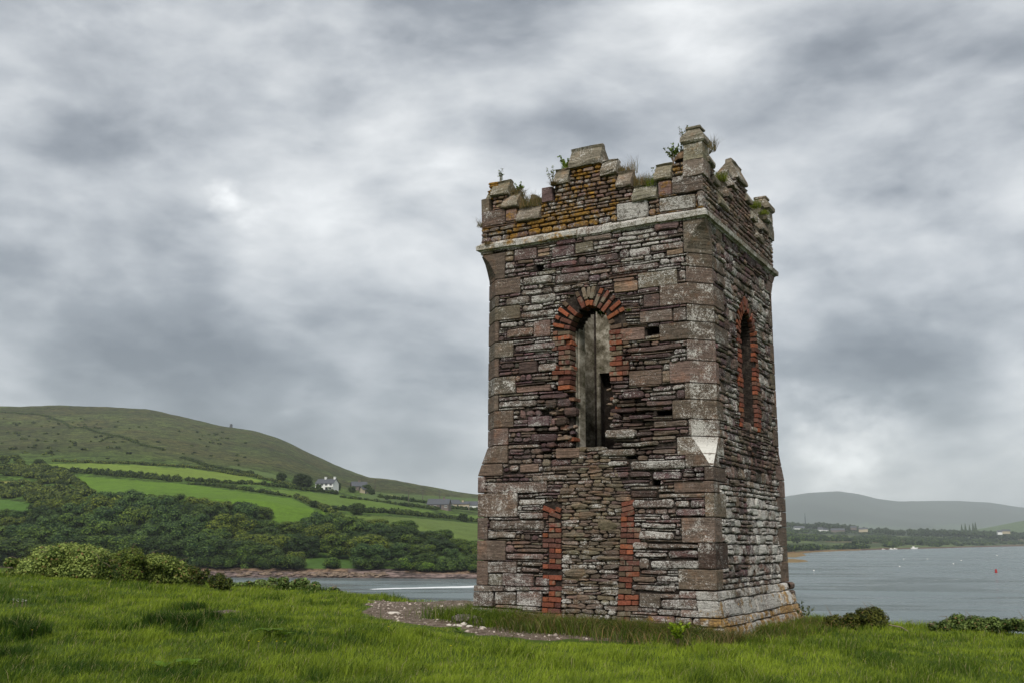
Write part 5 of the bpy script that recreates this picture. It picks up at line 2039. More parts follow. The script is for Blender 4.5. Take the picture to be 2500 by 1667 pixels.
house(876, 1196, 10, 7, 3.0, 5.8, R(10), M_TAN, 'grey farmhouse half hidden by trees right of the white house', 3, (0,))
house(889, 1203, 4.5, 4, 2.8, 4.2, R(30), M_CREAM, 'tiny cream outbuilding among the farm trees', 1, ())


def pole(px_, py_, h_, label, ground=hillhit):
    P = ground(px_, py_)
    r_ = empty('power_pole', tuple(P), -math.atan2(P[0], P[1]))
    tag(r_, label, 'power pole', 'wooden power poles on the hillside')
    V_, F_ = [], []
    limb(V_, F_, (0, 0, -.5), (0, 0, h_), .22, .16)
    link('post', mesh('post', V_, F_, M_WOODP), r_)
    V_, F_ = [], []
    limb(V_, F_, (-1.1, 0, h_ - .5), (1.1, 0, h_ - .5), .12, .12)
    link('crossarm', mesh('crossarm', V_, F_, M_WOODP), r_)


pole(915, 1204, 9.5, 'power pole right of the farmyard trees')
pole(1073, 1224, 9.0, 'power pole rising behind the brown stone bungalow')
pole(1032, 1222, 7.5, 'power pole on the slope, left of the bungalow pole')
pole(997, 1226, 7.5, 'power pole halfway between the farm and the bungalows')

# the distant round watchtower on the shoulder of the hill
P = None
py_ = 1030
while P is None:
    py_ += 1
    P = hillhit(564, py_)
P = P + (P - EYE) / np.linalg.norm(P - EYE) * 6
P[2] = float(hill_z(P[:1], P[1:2])[0]) - .3
V_, F_ = [], []
n_ = 10
for (z_, r_) in ((-1, 2.4), (0, 2.3), (2, 2.1), (4.4, 1.9), (4.5, 2.15), (5.0, 2.15), (5.0, 1.5), (5.6, .9)):
    for i in range(n_):
        a = 2 * math.pi * i / n_
        V_.append((r_ * math.cos(a), r_ * math.sin(a), z_ + rnd.uniform(-.1, .1)))
for k in range(7):
    for i in range(n_):
        F_.append((k * n_ + i, k * n_ + (i + 1) % n_, (k + 1) * n_ + (i + 1) % n_, (k + 1) * n_ + i))
F_.append(tuple(7 * n_ + i for i in range(n_)))
o = link('watchtower', mesh('watchtower', V_, F_, M_SLATE), None, tuple(P))
o.scale = (.9, .9, .85)
tag(o, 'tiny stone watchtower on the skyline of the left hill', 'tower')

# ------------------------------------------------------------------ rocks along the far waterline
def rock_mesh(name, mat, seed, flat=.55, n=3):
    q = random.Random(seed)
    bm_v, bm_f = [], []
    import bmesh
    bm = bmesh.new()
    bmesh.ops.create_icosphere(bm, subdivisions=2, radius=1)
    for v in bm.verts:
        k = 1 + .30 * ns(v.co.x * 1.3 + seed, v.co.y * 1.3, v.co.z * 1.3) + .12 * ns(v.co.x * 3.1, v.co.y * 3.1 + seed, v.co.z * 3)
        v.co = Vector((v.co.x * k, v.co.y * k * .8, max(-.35, v.co.z * k * flat)))
        v.co.z = round(v.co.z * 4) / 4 * .5 + v.co.z * .5
    me = bpy.data.meshes.new(name)
    bm.to_mesh(me)
    bm.free()
    me.materials.append(mat)
    return me


M_SHROCK = plain('shore_rock', (.17, .125, .09), .9, .5, .8)
SR = [rock_mesh('shore_boulder', M_SHROCK, i) for i in range(4)]
for i in range(95):
    px_ = rnd.choice((rnd.uniform(715, 945), rnd.uniform(715, 945), rnd.uniform(545, 720)))
    P = hz(px_, rnd.uniform(295.5, 302))
    o = link('shore_boulder', SR[i % 4], None, (P[0], P[1], P[2] + .15))
    s_ = rnd.uniform(.45, 1.35)
    o.scale = (s_ * 1.3, s_, s_ * rnd.uniform(.5, .75))
    o.rotation_euler = (rnd.uniform(-.2, .2), rnd.uniform(-.2, .2), rnd.uniform(0, 6.28))
    tag(o, ('large' if s_ > 1.05 else 'middling' if s_ > .75 else 'small') + ' tan boulder on the far shore, ' + ('left of the rock pile' if px_ < 720 else 'left end of the rock pile' if px_ < 790 else 'middle of the rock pile' if px_ < 870 else 'rock pile end beside the beach'), 'boulder', 'boulders along the far waterline')

# ------------------------------------------------------------------ right-hand shore: trees, houses, mast
def fz(px_, sh_):
    az = az_of(px_)
    r_ = float(shore_r(az)) + sh_
    x, y = r_ * math.tan(az), r_
    return np.array([x, y, float(far_z(np.array([x]), np.array([y]))[0])])


FARC = [foliage_mesh('crown', crown_lobes(300 + i, wide=.6, n=11, lo=.25), 900, .045, M_TREE, .88) for i in range(3)]
WN = 0
skyl = [(1920, 1275), (1940, 1274), (1985, 1277), (2005, 1276), (2040, 1277), (2070, 1279), (2110, 1288), (2130, 1290), (2145, 1288), (2165, 1288), (2185, 1294), (2230, 1292), (2245, 1289), (2265, 1289),
        (2300, 1288), (2330, 1289), (2360, 1288), (2400, 1288), (2440, 1288), (2470, 1288), (2510, 1288)]
SX, SY = [a for a, b in skyl], [b for a, b in skyl]
for (r_, step) in ((2500, 15), (2350, 14), (2200, 14)):
    x = 1890 + rnd.uniform(0, 8)
    while x < 2540:
        az = az_of(x)
        if r_ > float(shore_r(az)) + 200:
            X, Y = r_ * math.tan(az), r_
            g_ = float(far_z(np.array([X]), np.array([Y]))[0])
            zt = 12 + (1312 + .006 * (x - 1250) - np.interp(x, SX, SY) - (0 if r_ == 2500 else 3)) * r_ / FPX
            h_ = min(17, max(6, zt - g_ + rnd.uniform(-3, 2)))
            put_tree((X, Y, g_ - .5), h_, rnd.randrange(3), rnd.choice(((.6, .65, .6), (.75, .8, .7), (.55, .6, .65))), ('back' if r_ == 2500 else 'middle' if r_ == 2350 else 'front') + ' row tree across the bay, ' + ('under the mast' if x < 2000 else 'behind the long barn' if x < 2090 else 'right of the village' if x < 2190 else 'in the gap before the wood' if x < 2260 else 'left of the conifers' if x < 2335 else 'below the conifers' if x < 2400 else 'towards the green hill' if x < 2460 else 'by the last houses'), 'tree', 'trees across the bay', 'far_tree', 1.0, False, FARC)
        x += step * rnd.uniform(.7, 1.3)
lob = []
for i in range(420):
    x = rnd.uniform(1900, 2540)
    u_ = rnd.random()
    lo_, hi_ = 1305 - 0 * x, 1320
    sh_ = rnd.choice((rnd.uniform(420, 460), rnd.uniform(640, 700), rnd.uniform(900, 1200), rnd.uniform(55, 80) if x < 2110 else rnd.uniform(300, 600)))
    if x > 2150:
        sh_ = rnd.uniform(90, 700)
    P = fz(x, sh_)
    if np.hypot(P[0], P[1]) > 2450:
        continue
    h_ = rnd.uniform(2.5, 5.5)
    lob.append((P[0], P[1], P[2] + h_ * .4, h_ * rnd.uniform(1.2, 3.2), h_ * 1.1, h_ * .7))
me = foliage_mesh('far_hedgerows', lob, 1.2, 1.3, M_TREE, .9)
o = link('far_hedgerows', me)
o.color = (.75, .8, .7, 1)
tag(o, 'dark hedgerows and thickets across the farmland behind the bay', 'hedgerows', None, 'stuff')
for (px_, sh_, h_, lb) in ((2084, 75, 9, 'single round bush at the shore across the bay'), (1944, 300, 8, 'small round tree in the fields across the bay, next to the tower'), (2246, 120, 9, 'dark tree near the far waterline right of the single round bush')):
    P = fz(px_, sh_)
    put_tree(P, h_, 1, (.5, .6, .55), lb, 'tree', None, 'far_tree', 1.1, False, FARC)
# conifers
CV_, CF_ = [], []
for k in range(6):
    o = len(CV_)
    for i in range(8):
        a = 2 * math.pi * i / 8
        q = (.22 * (1 - k / 6.5)) * (1 if i % 2 else .72)
        CV_.append((q * math.cos(a), q * math.sin(a), .12 + k * .14))
    CV_.append((0, 0, .12 + k * .14 + .24))
    CF_ += [(o + i, o + (i + 1) % 8, o + 8) for i in range(8)] + [tuple(range(o + 7, o - 1, -1))]
conm = mesh('crown', CV_, CF_, M_TREE, {'tint': [(.2, .3, .3, 1)] * len(CV_)})
for i, (px_, hp) in enumerate(((2350, 15), (2359, 17), (2369, 14), (2378, 18), (2384, 20))):
    az = az_of(px_)
    r_ = 2480
    X, Y = r_ * math.tan(az), r_
    zt = 12 + (1312 + .006 * (px_ - 1250) - 1297 + hp) * r_ / FPX
    g_ = float(far_z(np.array([X]), np.array([Y]))[0])
    e_ = empty('conifer', (X, Y, g_))
    tag(e_, 'pointed dark conifer in the clump above the far tree belt', 'tree', 'conifers across the bay')
    c = link('crown', conm, e_)
    c.scale = (zt - g_,) * 3
for (X6, Y6, L_, e1, e2, m_, lb) in ((275, 558, 22, 3.6, 7.5, M_WHITE, 'white bungalow with pale roof across the bay, nearest the tower'), (470, 555, 10, 4.2, 8.5, M_WHITE, 'white gabled house in the far village'),
                                     (510, 556, 14, 3.6, 6.5, M_WHITE, 'low white house right of the gabled one in the far village'), (632, 556, 28, 4.6, 8, M_TAN, 'long grey barn in the far village'),
                                     (845, 548, 9, 4.6, 8, M_CREAM, 'cream house under the trees right of the long barn'), (885, 546, 10, 4.6, 7.5, M_CREAM, 'pale house at the right end of the far village'),
                                     (780, 528, 12, 3.6, 6.5, M_TAN, 'grey house behind the long barn'), (2130, 563, 9, 4.2, 7.5, M_WHITE, 'small white house among trees at the far right shore'),
                                     (2190, 555, 16, 4.2, 7.5, M_CREAM, 'pale long house among trees at the far right shore')):
    px_, py_ = 1880 + X6 / 3.794, 1150 + Y6 / 3.794
    az = az_of(px_)
    r_ = 2120.0

    def gh(a, b, az=az, py_=py_, r_=r_):
        X, Y = r_ * math.tan(az), r_
        return np.array([X, Y, max(float(far_z(np.array([X]), np.array([Y]))[0]), 12 + (1313 - py_) * r_ / FPX)])
    house(px_, py_, L_, 8, e1, e2, R(rnd.uniform(-20, 20)), m_, lb, 3, (), 1, 'far_house', gh, None, False)
az = az_of(1968)
X, Y = 2450 * math.tan(az), 2450
g_ = 12 + (1314 - 1276) * 2450 / FPX
V_, F_ = [], []
limb(V_, F_, (0, 0, -12), (0, 0, 14), 1.1, .9)
limb(V_, F_, (0, 0, 14), (0, 0, 24), .7, .35)
tag(link('radio_mast', mesh('radio_mast', V_, F_, M_GLASSD), None, (X, Y, g_)), 'tall thin mast standing up behind the far village', 'mast')

# ------------------------------------------------------------------ on the water
def sea(px_, py_, z_=0.0):
    d = ray(px_, py_)
    return EYE + d * ((z_ - 12) / d[2])


P = sea(2432, 1397)
b_ = empty('channel_buoy', (P[0], P[1], 0), 0)
tag(b_, 'red can buoy floating in the bay', 'buoy')
k = .8 * float(P[1]) / FPX


def ring_mesh(name, prof, n, mat):
    V_, F_ = [], []
    for (r_, z_) in prof:
        for i in range(n):
            a = 2 * math.pi * i / n
            V_.append((r_ * math.cos(a), r_ * math.sin(a), z_))
    for q in range(len(prof) - 1):
        for i in range(n):
            F_.append((q * n + i, q * n + (i + 1) % n, (q + 1) * n + (i + 1) % n, (q + 1) * n + i))
    F_.append(tuple(range(n))[::-1])
    F_.append(tuple((len(prof) - 1) * n + i for i in range(n)))
    return mesh(name, V_, F_, mat)


link('float_body', ring_mesh('float_body', [(2.6 * k, -.3), (3.6 * k, 0), (3.8 * k, 2.6 * k), (3.2 * k, 3.4 * k)], 14, M_RED), b_)
link('can_top', ring_mesh('can_top', [(3.2 * k, 3.4 * k), (3.0 * k, 9.6 * k), (2.6 * k, 10.2 * k)], 14, M_RED), b_)
link('lantern', ring_mesh('lantern', [(.6 * k, 10.2 * k), (.6 * k, 11.4 * k)], 8, M_GLASSD), b_)
FLT = ring_mesh('mooring_float', [(.15, -.3), (.42, -.15), (.5, .1), (.42, .38), (.15, .5)], 10, M_FLOAT)
for (X6, Y6) in ((1237, 812), (1457, 812), (1771, 825), (2102, 779), (1698, 855), (1201, 881), (406, 919)):
    P = sea(1880 + X6 / 3.794, 1150 + Y6 / 3.794)
    o = link('mooring_float', FLT, None, (P[0], P[1], 0))
    s_ = .7 * max(1, np.hypot(P[0], P[1]) / 620)
    o.scale = (s_, s_, s_)
    tag(o, 'small white mooring float out on the bay', 'float', 'white mooring floats on the bay')
BOATM = mesh('moored_boat', [(-2.5, -.9, 0), (2, -.9, 0), (3.2, 0, .1), (2, .9, 0), (-2.5, .9, 0), (-2.6, -1, .9), (2.2, -1, 1.0), (3.8, 0, 1.3), (2.2, 1, 1.0), (-2.6, 1, .9), (-1, -.6, 1.0), (.6, -.6, 1.0), (.6, .6, 1.0), (-1, .6, 1.0), (-1, -.6, 2.0), (.4, -.6, 2.0), (.4, .6, 2.0), (-1, .6, 2.0)],
             [(4, 3, 2, 1, 0), (0, 1, 6, 5), (1, 2, 7, 6), (2, 3, 8, 7), (3, 4, 9, 8), (4, 0, 5, 9), (5, 6, 7, 8, 9), (10, 11, 15, 14), (11, 12, 16, 15), (12, 13, 17, 16), (13, 10, 14, 17), (14, 15, 16, 17)], M_FLOAT)
for (X6, Y6, s_) in ((1330, 672, 1.6), (1120, 695, .9), (1155, 696, .9), (1045, 698, .7)):
    px_, py_ = 1880 + X6 / 3.794, 1150 + Y6 / 3.794
    P = sea(px_, max(py_, 1333.5))
    az = math.atan2(P[0], P[1])
    r_ = float(shore_r(az)) - 4
    o = link('moored_boat', BOATM, None, (r_ * math.tan(az), r_, -.1))
    o.scale = (s_, s_, s_)
    tag(o, 'tiny white boat pulled up at the far waterline', 'boat', 'white boats at the far waterline')

M_FOAM, t = material('foam')
co = t.n('ShaderNodeTexCoord').outputs['Object']
f = t.noise(t.mapping(co, (.25, 1.2, 1)), 1.0, 6, .7)
at_ = t.n('ShaderNodeAttribute', attribute_name='tint')
am = t.n('ShaderNodeSeparateColor', {0: at_.outputs['Color']}).outputs[0]
b_ = t.n('ShaderNodeBsdfPrincipled', {'Base Color': (.78, .80, .80, 1), 'Roughness': .6})
tr = t.n('ShaderNodeBsdfTransparent')
mk = t.smooth(t.math('ADD', f, t.math('MULTIPLY', t.math('SUBTRACT', am, .5), .9)), .46, .60)
mx = t.n('ShaderNodeMixShader', {0: mk, 1: tr.outputs[0], 2: b_.outputs[0]})
t.n('ShaderNodeOutputMaterial', {'Surface': mx.outputs[0]})


def wake(pts, label, amt):
    V_, F_, T_ = [], [], []
    for i, (px_, py_, hw) in enumerate(pts):
        for j, k_ in enumerate((-1, -.4, .4, 1)):
            p = sea(px_, py_ + hw * k_, .03)
            V_.append(tuple(p))
            T_.append((amt * (1 if abs(k_) < .5 else .2) * (.4 if i in (0, len(pts) - 1) else 1), 0, 0, 1))
        if i:
            for j in range(3):
                o = (i - 1) * 4 + j
                F_.append((o, o + 1, o + 5, o + 4))
    o = link('boat_wake', mesh('boat_wake', V_, F_, M_FOAM, {'tint': T_}))
    tag(o, label, 'wake', None, 'stuff')


wake([(880, 1438, 1.0), (940, 1436, 2.2), (1000, 1434.5, 1.8), (1060, 1433, 2.4), (1120, 1432, 3.0), (1180, 1430, 3.6), (1260, 1428, 3.5)], 'white foam wake of a boat crossing left of the tower', .82)
wake([(1900, 1438, 1.0), (2000, 1434, 1.6), (2120, 1428, 1.8), (2250, 1419, 2.0), (2380, 1410, 1.8), (2540, 1402, 1.5)], 'faint pale wake line across the bay on the right', .42)

# ================================================================== foreground vegetation
def blades(X, Y, Z, h_, w_, lean, tintv, dead, azim=None):
    n = len(X)
    a = rg.uniform(0, 2 * np.pi, n) if azim is None else azim
    dx, dy = np.cos(a), np.sin(a)
    fa = rg.uniform(0, 2 * np.pi, n)
    sx, sy = -np.sin(fa) * w_ / 2, np.cos(fa) * w_ / 2
    B = np.stack([X, Y, Z], 1)
    off1 = np.stack([dx * lean * .35, dy * lean * .35, h_ * .58], 1)
    off2 = np.stack([dx * lean, dy * lean, h_ * (1 - .25 * np.clip(lean / np.maximum(h_, .01), 0, 1.5))], 1)
    S = np.stack([sx, sy, np.zeros(n)], 1)
    V = np.stack([B - S, B + S, B + off1 - S * .7, B + off1 + S * .7, B + off2], 1).reshape(-1, 3)
    i = np.arange(n)[:, None] * 5
    F = np.concatenate([i + np.array([[0, 1, 3]]), i + np.array([[0, 3, 2]]), i + np.array([[2, 3, 4]])], 0)
    T = np.repeat(np.stack([tintv, dead, dead, np.ones(n)], 1), 5, 0)
    return V, F, T


def tower_uv(X, Y):
    rx, ry = X - CEN[0], Y - CEN[1]
    lx = rx * math.cos(YAW) - ry * math.sin(YAW)
    ly = rx * math.sin(YAW) + ry * math.cos(YAW)
    return lx, ly


N = 430000
az = rg.uniform(-.60, .60, N)
r0_, r1_ = 6.8, 27.5
rr = r0_ * np.exp(rg.random(N) * math.log(r1_ / r0_))
X, Y = rr * np.sin(az), rr * np.cos(az)
lx, ly = tower_uv(X, Y)
keep = ~((np.abs(lx) < 2.15) & (np.abs(ly) < 2.15)) & (Y < edge_y(X) + 1.6)
dmk = dirt_mask(X, Y)
keep &= (dmk < .5) | (rg.random(N) < .045)
X, Y, rr = X[keep], Y[keep], rr[keep]
Z = ground_z(X, Y) - .01
tus = sstep(fbm(X * 1.6, Y * 1.6, 90, 3), .08, .34)
big = fbm(X * .35, Y * .35, 91, 3)
darkp = sstep(fbm(X * .9, Y * .9, 95, 3), .16, .34)
rel_ = fbm(X * 3.1, Y * 3.1, 97, 2)
hgt = (.046 + .035 * rg.random(len(X)) + .12 * tus * rg.random(len(X)) + .06 * darkp * rg.random(len(X)) + .02 * np.clip(big, -1, 1)) * (1 + .25 * rel_)
hgt *= np.where(dirt_mask(X, Y) > .5, .5, 1)
hgt *= 1 - .62 * dirt_mask(X, Y + .5) * (Y < 14.5) - .25 * dirt_mask(X, Y + 1.0) * (Y < 14.5)
hgt *= 1 - .38 * dirt_mask(X, Y + .55) - .2 * dirt_mask(X, Y + 1.1)
wd = rg.uniform(.004, .0085, len(X)) * (rr / 11) ** .7
lean = hgt * rg.uniform(.2, 1.1, len(X))
tv = np.clip(.56 + .45 * big + .60 * rel_ - .34 * darkp - .15 * tus + rg.normal(0, .20, len(X)), 0, 1)
tv = np.clip(tv + .15 * sstep(Y, 12, 9) * 0 + .1 * (X > 0), 0, 1)
wind = rg.normal(.6, 1.3, len(X))
V, F, T = blades(X, Y, Z, hgt, wd, lean, tv, rg.random(len(X)) * .985 + .02 * (rel_ < -.3), wind)
tag(link('grass', fastmesh('grass', V, F, M_GRASS, {'tint': T})), 'short lush green grass covering the headland', 'grass', None, 'stuff')

# coarse grass at the foot of the walls
def wall_grass(n, s0, s1, face, dmax, hmin, hmax, mat, name, label, tlo=.1, thi=.6):
    s = rg.uniform(s0, s1, n)
    d = np.abs(rg.normal(0, 1, n)) * dmax * .6 + .08
    if face == 0:
        x_, y_ = s - 2, -2 - d
    elif face == 1:
        x_, y_ = 2 + d + .18, s - 2
    else:
        x_, y_ = -2 - d, 2 - s
    c, s_ = math.cos(-YAW), math.sin(-YAW)
    X, Y = CEN[0] + x_ * c - y_ * s_, CEN[1] + x_ * s_ + y_ * c
    m_ = (dirt_mask(X, Y) < .5) | (rg.random(n) < .03) | ((face == 0) & (d < 1.2) & (s > -.35)) | ((face == 3) & (d < .35))
    X, Y, d = X[m_], Y[m_], d[m_]
    n = len(X)
    cl_ = .55 + .6 * np.clip(.5 + fbm(X * 2.2, Y * 2.2, 120, 3), 0, 1)
    h_ = rg.uniform(hmin, hmax, n) * cl_
    V, F, T = blades(X, Y, ground_z(X, Y) - .02, h_, rg.uniform(.005, .009, n), h_ * rg.uniform(.3, 1.1, n), np.clip(rg.uniform(tlo, thi, n) + .3 * fbm(X * 1.5, Y * 1.5, 121, 2), 0, 1), rg.random(n))
    tag(link(name, fastmesh(name, V, F, mat, {'tint': T})), label, 'grass', None, 'stuff')


wall_grass(17000, -.9, 4.3, 0, .80, .16, .36, M_GRASS, 'long_grass', 'long dark green grass along the foot of the tower front', .0, .5)
wall_grass(5200, 1.0, 4.5, 0, .9, .18, .40, M_DRY, 'dry_long_grass', 'brownish dry grass mixed in below the walled-up doorway')
wall_grass(6500, -.6, 4.6, 1, .5, .10, .26, M_GRASS, 'side_grass', 'green grass along the foot of the right tower wall', .05, .5)
wall_grass(1600, -.3, 3.8, 1, .6, .12, .28, M_DRY, 'side_dry_grass', 'brown dry grass at the near corner of the tower')
wall_grass(3500, 2.6, 4.4, 3, .7, .14, .32, M_GRASS, 'corner_grass', 'long grass round the left corner of the tower', .0, .5)


def bush(name, label, cat, pts, leaf, dens, mat, color=(1, 1, 1), stems=0, seed=1, depth=1.0, wk=.8):
    """pts: (px, py_top, py_base, depth y) of successive mounds; built where they stand"""
    lobes = []
    q = random.Random(seed)
    for (px_, yt, yb, y_) in pts:
        b = at(px_, yb, y_)
        tp = at(px_, yt, y_)
        g_ = min(b[2], float(ground_z(b[0], b[1])) + .05)
        hh_ = tp[2] - b[2]
        w_ = hh_ * q.uniform(.5, .7) * wk
        for k in range(4):
            f_ = (.30, .62, .48, .72)[k]
            rz_ = hh_ * (.36, .30, .34, .25)[k]
            lobes.append((b[0] + q.uniform(-.45, .45) * hh_ * wk, b[1] + q.uniform(-.1, .8) * hh_ * depth, b[2] + hh_ * f_, w_ * q.uniform(.6, 1), w_ * q.uniform(.6, 1), rz_ * q.uniform(.85, 1.12)))
        lobes.append((b[0], b[1] + .1, b[2] + hh_ * .25, w_, w_ * .8, hh_ * .35))
    cx, cy = np.mean([l[0] for l in lobes]), np.mean([l[1] for l in lobes])
    r_ = empty(name, (cx, cy, min(l[2] - l[5] for l in lobes)))
    tag(r_, label, cat)
    loc = np.array(r_.location)
    L2 = [(l[0] - loc[0], l[1] - loc[1], l[2] - loc[2], l[3], l[4], l[5]) for l in lobes]
    o = link('leaves', foliage_mesh('leaves', L2, dens, leaf, mat, .78, jitter=.16, up=.5, under=-.8), r_)
    o.color = (*color, 1)
    V_, F_ = [], []
    for i in range(max(3, stems)):
        l = q.choice(L2)
        a = q.uniform(0, 6.28)
        p0 = Vector((l[0], l[1], l[2]))
        out = q.uniform(1.0, 1.35) if i < stems else .8
        p1 = p0 + Vector((math.cos(a) * l[3] * out, -abs(math.sin(a)) * l[4] * .6 * out, l[5] * q.uniform(.5, 1.35)))
        p2 = p1 + Vector((q.uniform(-.2, .2), 0, q.uniform(-.05, .16)))
        limb(V_, F_, p0, p1, .010, .006, 4)
        limb(V_, F_, p1, p2, .006, .002, 4)
    tag(link('stems', mesh('stems', V_, F_, M_TWIG), r_), kind='stuff')
    return r_


bush('bramble_thicket', 'big pale green bramble thicket at the left edge behind the grass', 'bush',
     [(x, yt, yb, 23.5) for x, yt, yb in ((12, 1388, 1412), (38, 1356, 1412), (65, 1340, 1412), (92, 1330, 1414), (120, 1324, 1416), (150, 1322, 1418), (180, 1325, 1422), (210, 1328, 1424), (236, 1332, 1426))],
     .027, 4600, M_BRAMBLE, (1, 1, 1), 14, 3)
bush('gorse_bush', 'dark olive gorse bush growing out of the bramble thicket', 'bush', [(258, 1336, 1428, 23.3), (285, 1328, 1428, 23.2), (312, 1335, 1428, 23.3)], .022, 5600, M_GORSE, (1.6, 1.7, 1.4), 3, 4, wk=.55)
bush('bramble_mound', 'pale bramble mound sloping down right of the gorse bush', 'bush',
     [(x, yt, yb, 24) for x, yt, yb in ((326, 1342, 1427), (344, 1344, 1426), (362, 1350, 1425), (386, 1358, 1424), (410, 1366, 1424), (432, 1374, 1424), (456, 1384, 1424))], .026, 4600, M_BRAMBLE, (.9, .9, .85), 6, 5)
bush('gorse_bush', 'small gorse bush at the right foot of the bramble mound', 'bush', [(470, 1380, 1424, 23.5), (487, 1386, 1426, 23.5)], .020, 5600, M_GORSE, (1.1, 1.1, 1), 2, 6, wk=.5)
bush('gorse_bush', 'little upright gorse bush standing alone left of the water', 'bush', [(520, 1398, 1436, 22.5), (535, 1396, 1438, 22.5), (548, 1408, 1440, 22.5)], .018, 6000, M_GORSE, (1.1, 1.1, .9), 4, 7, wk=.6)
bush('bramble_bank', 'grey green low bramble along the edge above the water', 'bush',
     [(x, yt, yb, y_) for x, yt, yb, y_ in ((575, 1418, 1444, 24.5), (605, 1416, 1446, 24.3), (640, 1412, 1448, 24.2), (672, 1406, 1450, 24), (705, 1404, 1452, 23.6), (738, 1408, 1456, 23.2), (770, 1418, 1460, 23), (800, 1430, 1464, 22.8), (822, 1440, 1466, 22.6))],
     .026, 4200, M_BRAMBLE, (.66, .74, .80), 8, 8)
bush('bramble_tip', 'small straggling bramble at the right end of the low bank', 'bush', [(850, 1450, 1470, 22.2), (872, 1456, 1472, 22)], .022, 4600, M_BRAMBLE, (.6, .68, .65), 5, 9)
bush('gorse_bush', 'brown green gorse bush at the cliff edge right of the tower', 'bush',
     [(2028, 1518, 1542, 16.6), (2048, 1500, 1542, 16.6), (2066, 1492, 1540, 16.7), (2090, 1496, 1542, 16.7), (2112, 1492, 1542, 16.8), (2128, 1482, 1540, 16.8), (2146, 1478, 1540, 16.8)], .015, 9000, M_GORSE, (1.2, 1.05, .8), 6, 10)
bush('bramble_clump', 'dusty green bramble clump at the right edge of the cliff top', 'bush',
     [(x, yt, yb, 16.9) for x, yt, yb in ((2285, 1516, 1542), (2310, 1510, 1542), (2336, 1500, 1542), (2362, 1498, 1542), (2388, 1500, 1542), (2414, 1502, 1542), (2440, 1504, 1542), (2468, 1506, 1542), (2496, 1510, 1542), (2525, 1512, 1542))],
     .019, 6500, M_BRAMBLE, (.62, .68, .72), 8, 11)


def tuft(pos, n, h_, spread, mat, label, cat='grass tuft', droop=.5, name='grass_tuft', color=(1, 1, 1), wd=.006, seedh=0):
    ang = rg.uniform(0, 2 * np.pi, n)
    rad = np.sqrt(rg.random(n)) * spread
    X, Y = rad * np.cos(ang), rad * np.sin(ang)
    hh_ = rg.uniform(.5, 1.0, n) * h_
    V, F, T = blades(X, Y, np.zeros(n) - .02, hh_, rg.uniform(.6, 1.2, n) * wd, hh_ * rg.uniform(.1, 1, n) * droop, rg.uniform(.15, .8, n), rg.random(n))
    o = link(name, fastmesh(name, V, F, mat, {'tint': T}), None, tuple(pos))
    o.color = (*color, 1)
    tag(o, label, cat)
    return o


def onwall(xy, d=-.15, face=0, dz=0.0):
    s, z = (front if face == 0 else right)(*xy)
    a = P3(face, s, z, d)
    v = tower.matrix_basis @ Vector(a) if False else None
    c, s_ = math.cos(-YAW), math.sin(-YAW)
    return (CEN[0] + a[0] * c - a[1] * s_, CEN[1] + a[0] * s_ + a[1] * c, ZB + a[2] + dz)


tuft(onwall(q1(330, 570)), 420, .22, .13, M_DRY, 'shaggy grass behind the second step of the left corner battlement', droop=1)
tuft(onwall(q1(430, 655)), 700, .30, .20, M_DRY, 'big shaggy straw coloured tuft filling the left gap of the battlements', droop=.9)
tuft(onwall(q1(500, 645)), 420, .22, .14, M_DRY, 'straw tuft against the left side of the middle battlement', droop=.9)
tuft(onwall(q1(632, 510), .05), 300, .10, .05, M_DRY, 'brown grass hanging down the left shoulder of the middle battlement', droop=2.2, color=(.8, .7, .5))
tuft(onwall(q1(690, 385)), 300, .16, .09, M_GRASS, 'green tuft on the step left of the highest middle coping', droop=.7)
tuft(onwall(q1(1100, 395)), 260, .18, .10, M_DRY, 'thin pale grass right of the highest middle coping', droop=.9)
tuft(onwall(q1(1160, 390)), 60, .34, .09, M_DRY, 'tall seeding grass stalks leaning right of the middle battlement', droop=1.1)
tuft(onwall(q1(1240, 500)), 620, .28, .17, M_DRY, 'dense pale grass filling the right gap of the battlements', droop=.5)
tuft(onwall(q1(1310, 500)), 520, .20, .15, M_GRASS, 'green grass growing beside the pale grass in the right gap', droop=.5, color=(.8, .8, .8))
tuft(onwall(q1(1745, 240), -.1), 90, .30, .06, M_DRY, 'wispy grass sprouting right of the corner pinnacle', droop=1.0)
tuft(onwall(q1(1850, 465), -.1, 1), 420, .20, .14, M_GRASS, 'green grass in the first gap of the right battlements', droop=.8, color=(.9, .8, .6))
tuft(onwall(q1(2105, 655), -.1, 1), 300, .18, .12, M_GRASS, 'green grass in the far gap of the right battlements', droop=.8, color=(.9, .8, .6))
tuft(onwall(q1(2130, 715), -.0, 1), 200, .14, .10, M_GRASS, 'small green tuft on the far right corner step', droop=.8, color=(.9, .8, .6))
tuft(onwall(q1(92, 805), .02), 40, .22, .05, M_DRY, 'sparse dead stalks sticking out of the left edge of the parapet', droop=1.3)
tuft(onwall(q1(160, 935), .05), 160, .10, .06, M_DRY, 'little brown tuft on the cornice at the left corner', droop=1, color=(.7, .6, .5))
tuft(onwall(q2(1120, 515), .0), 110, .06, .05, M_GRASS, 'small mossy tuft in the wall right of the brick arch', droop=1, color=(.6, .6, .4))


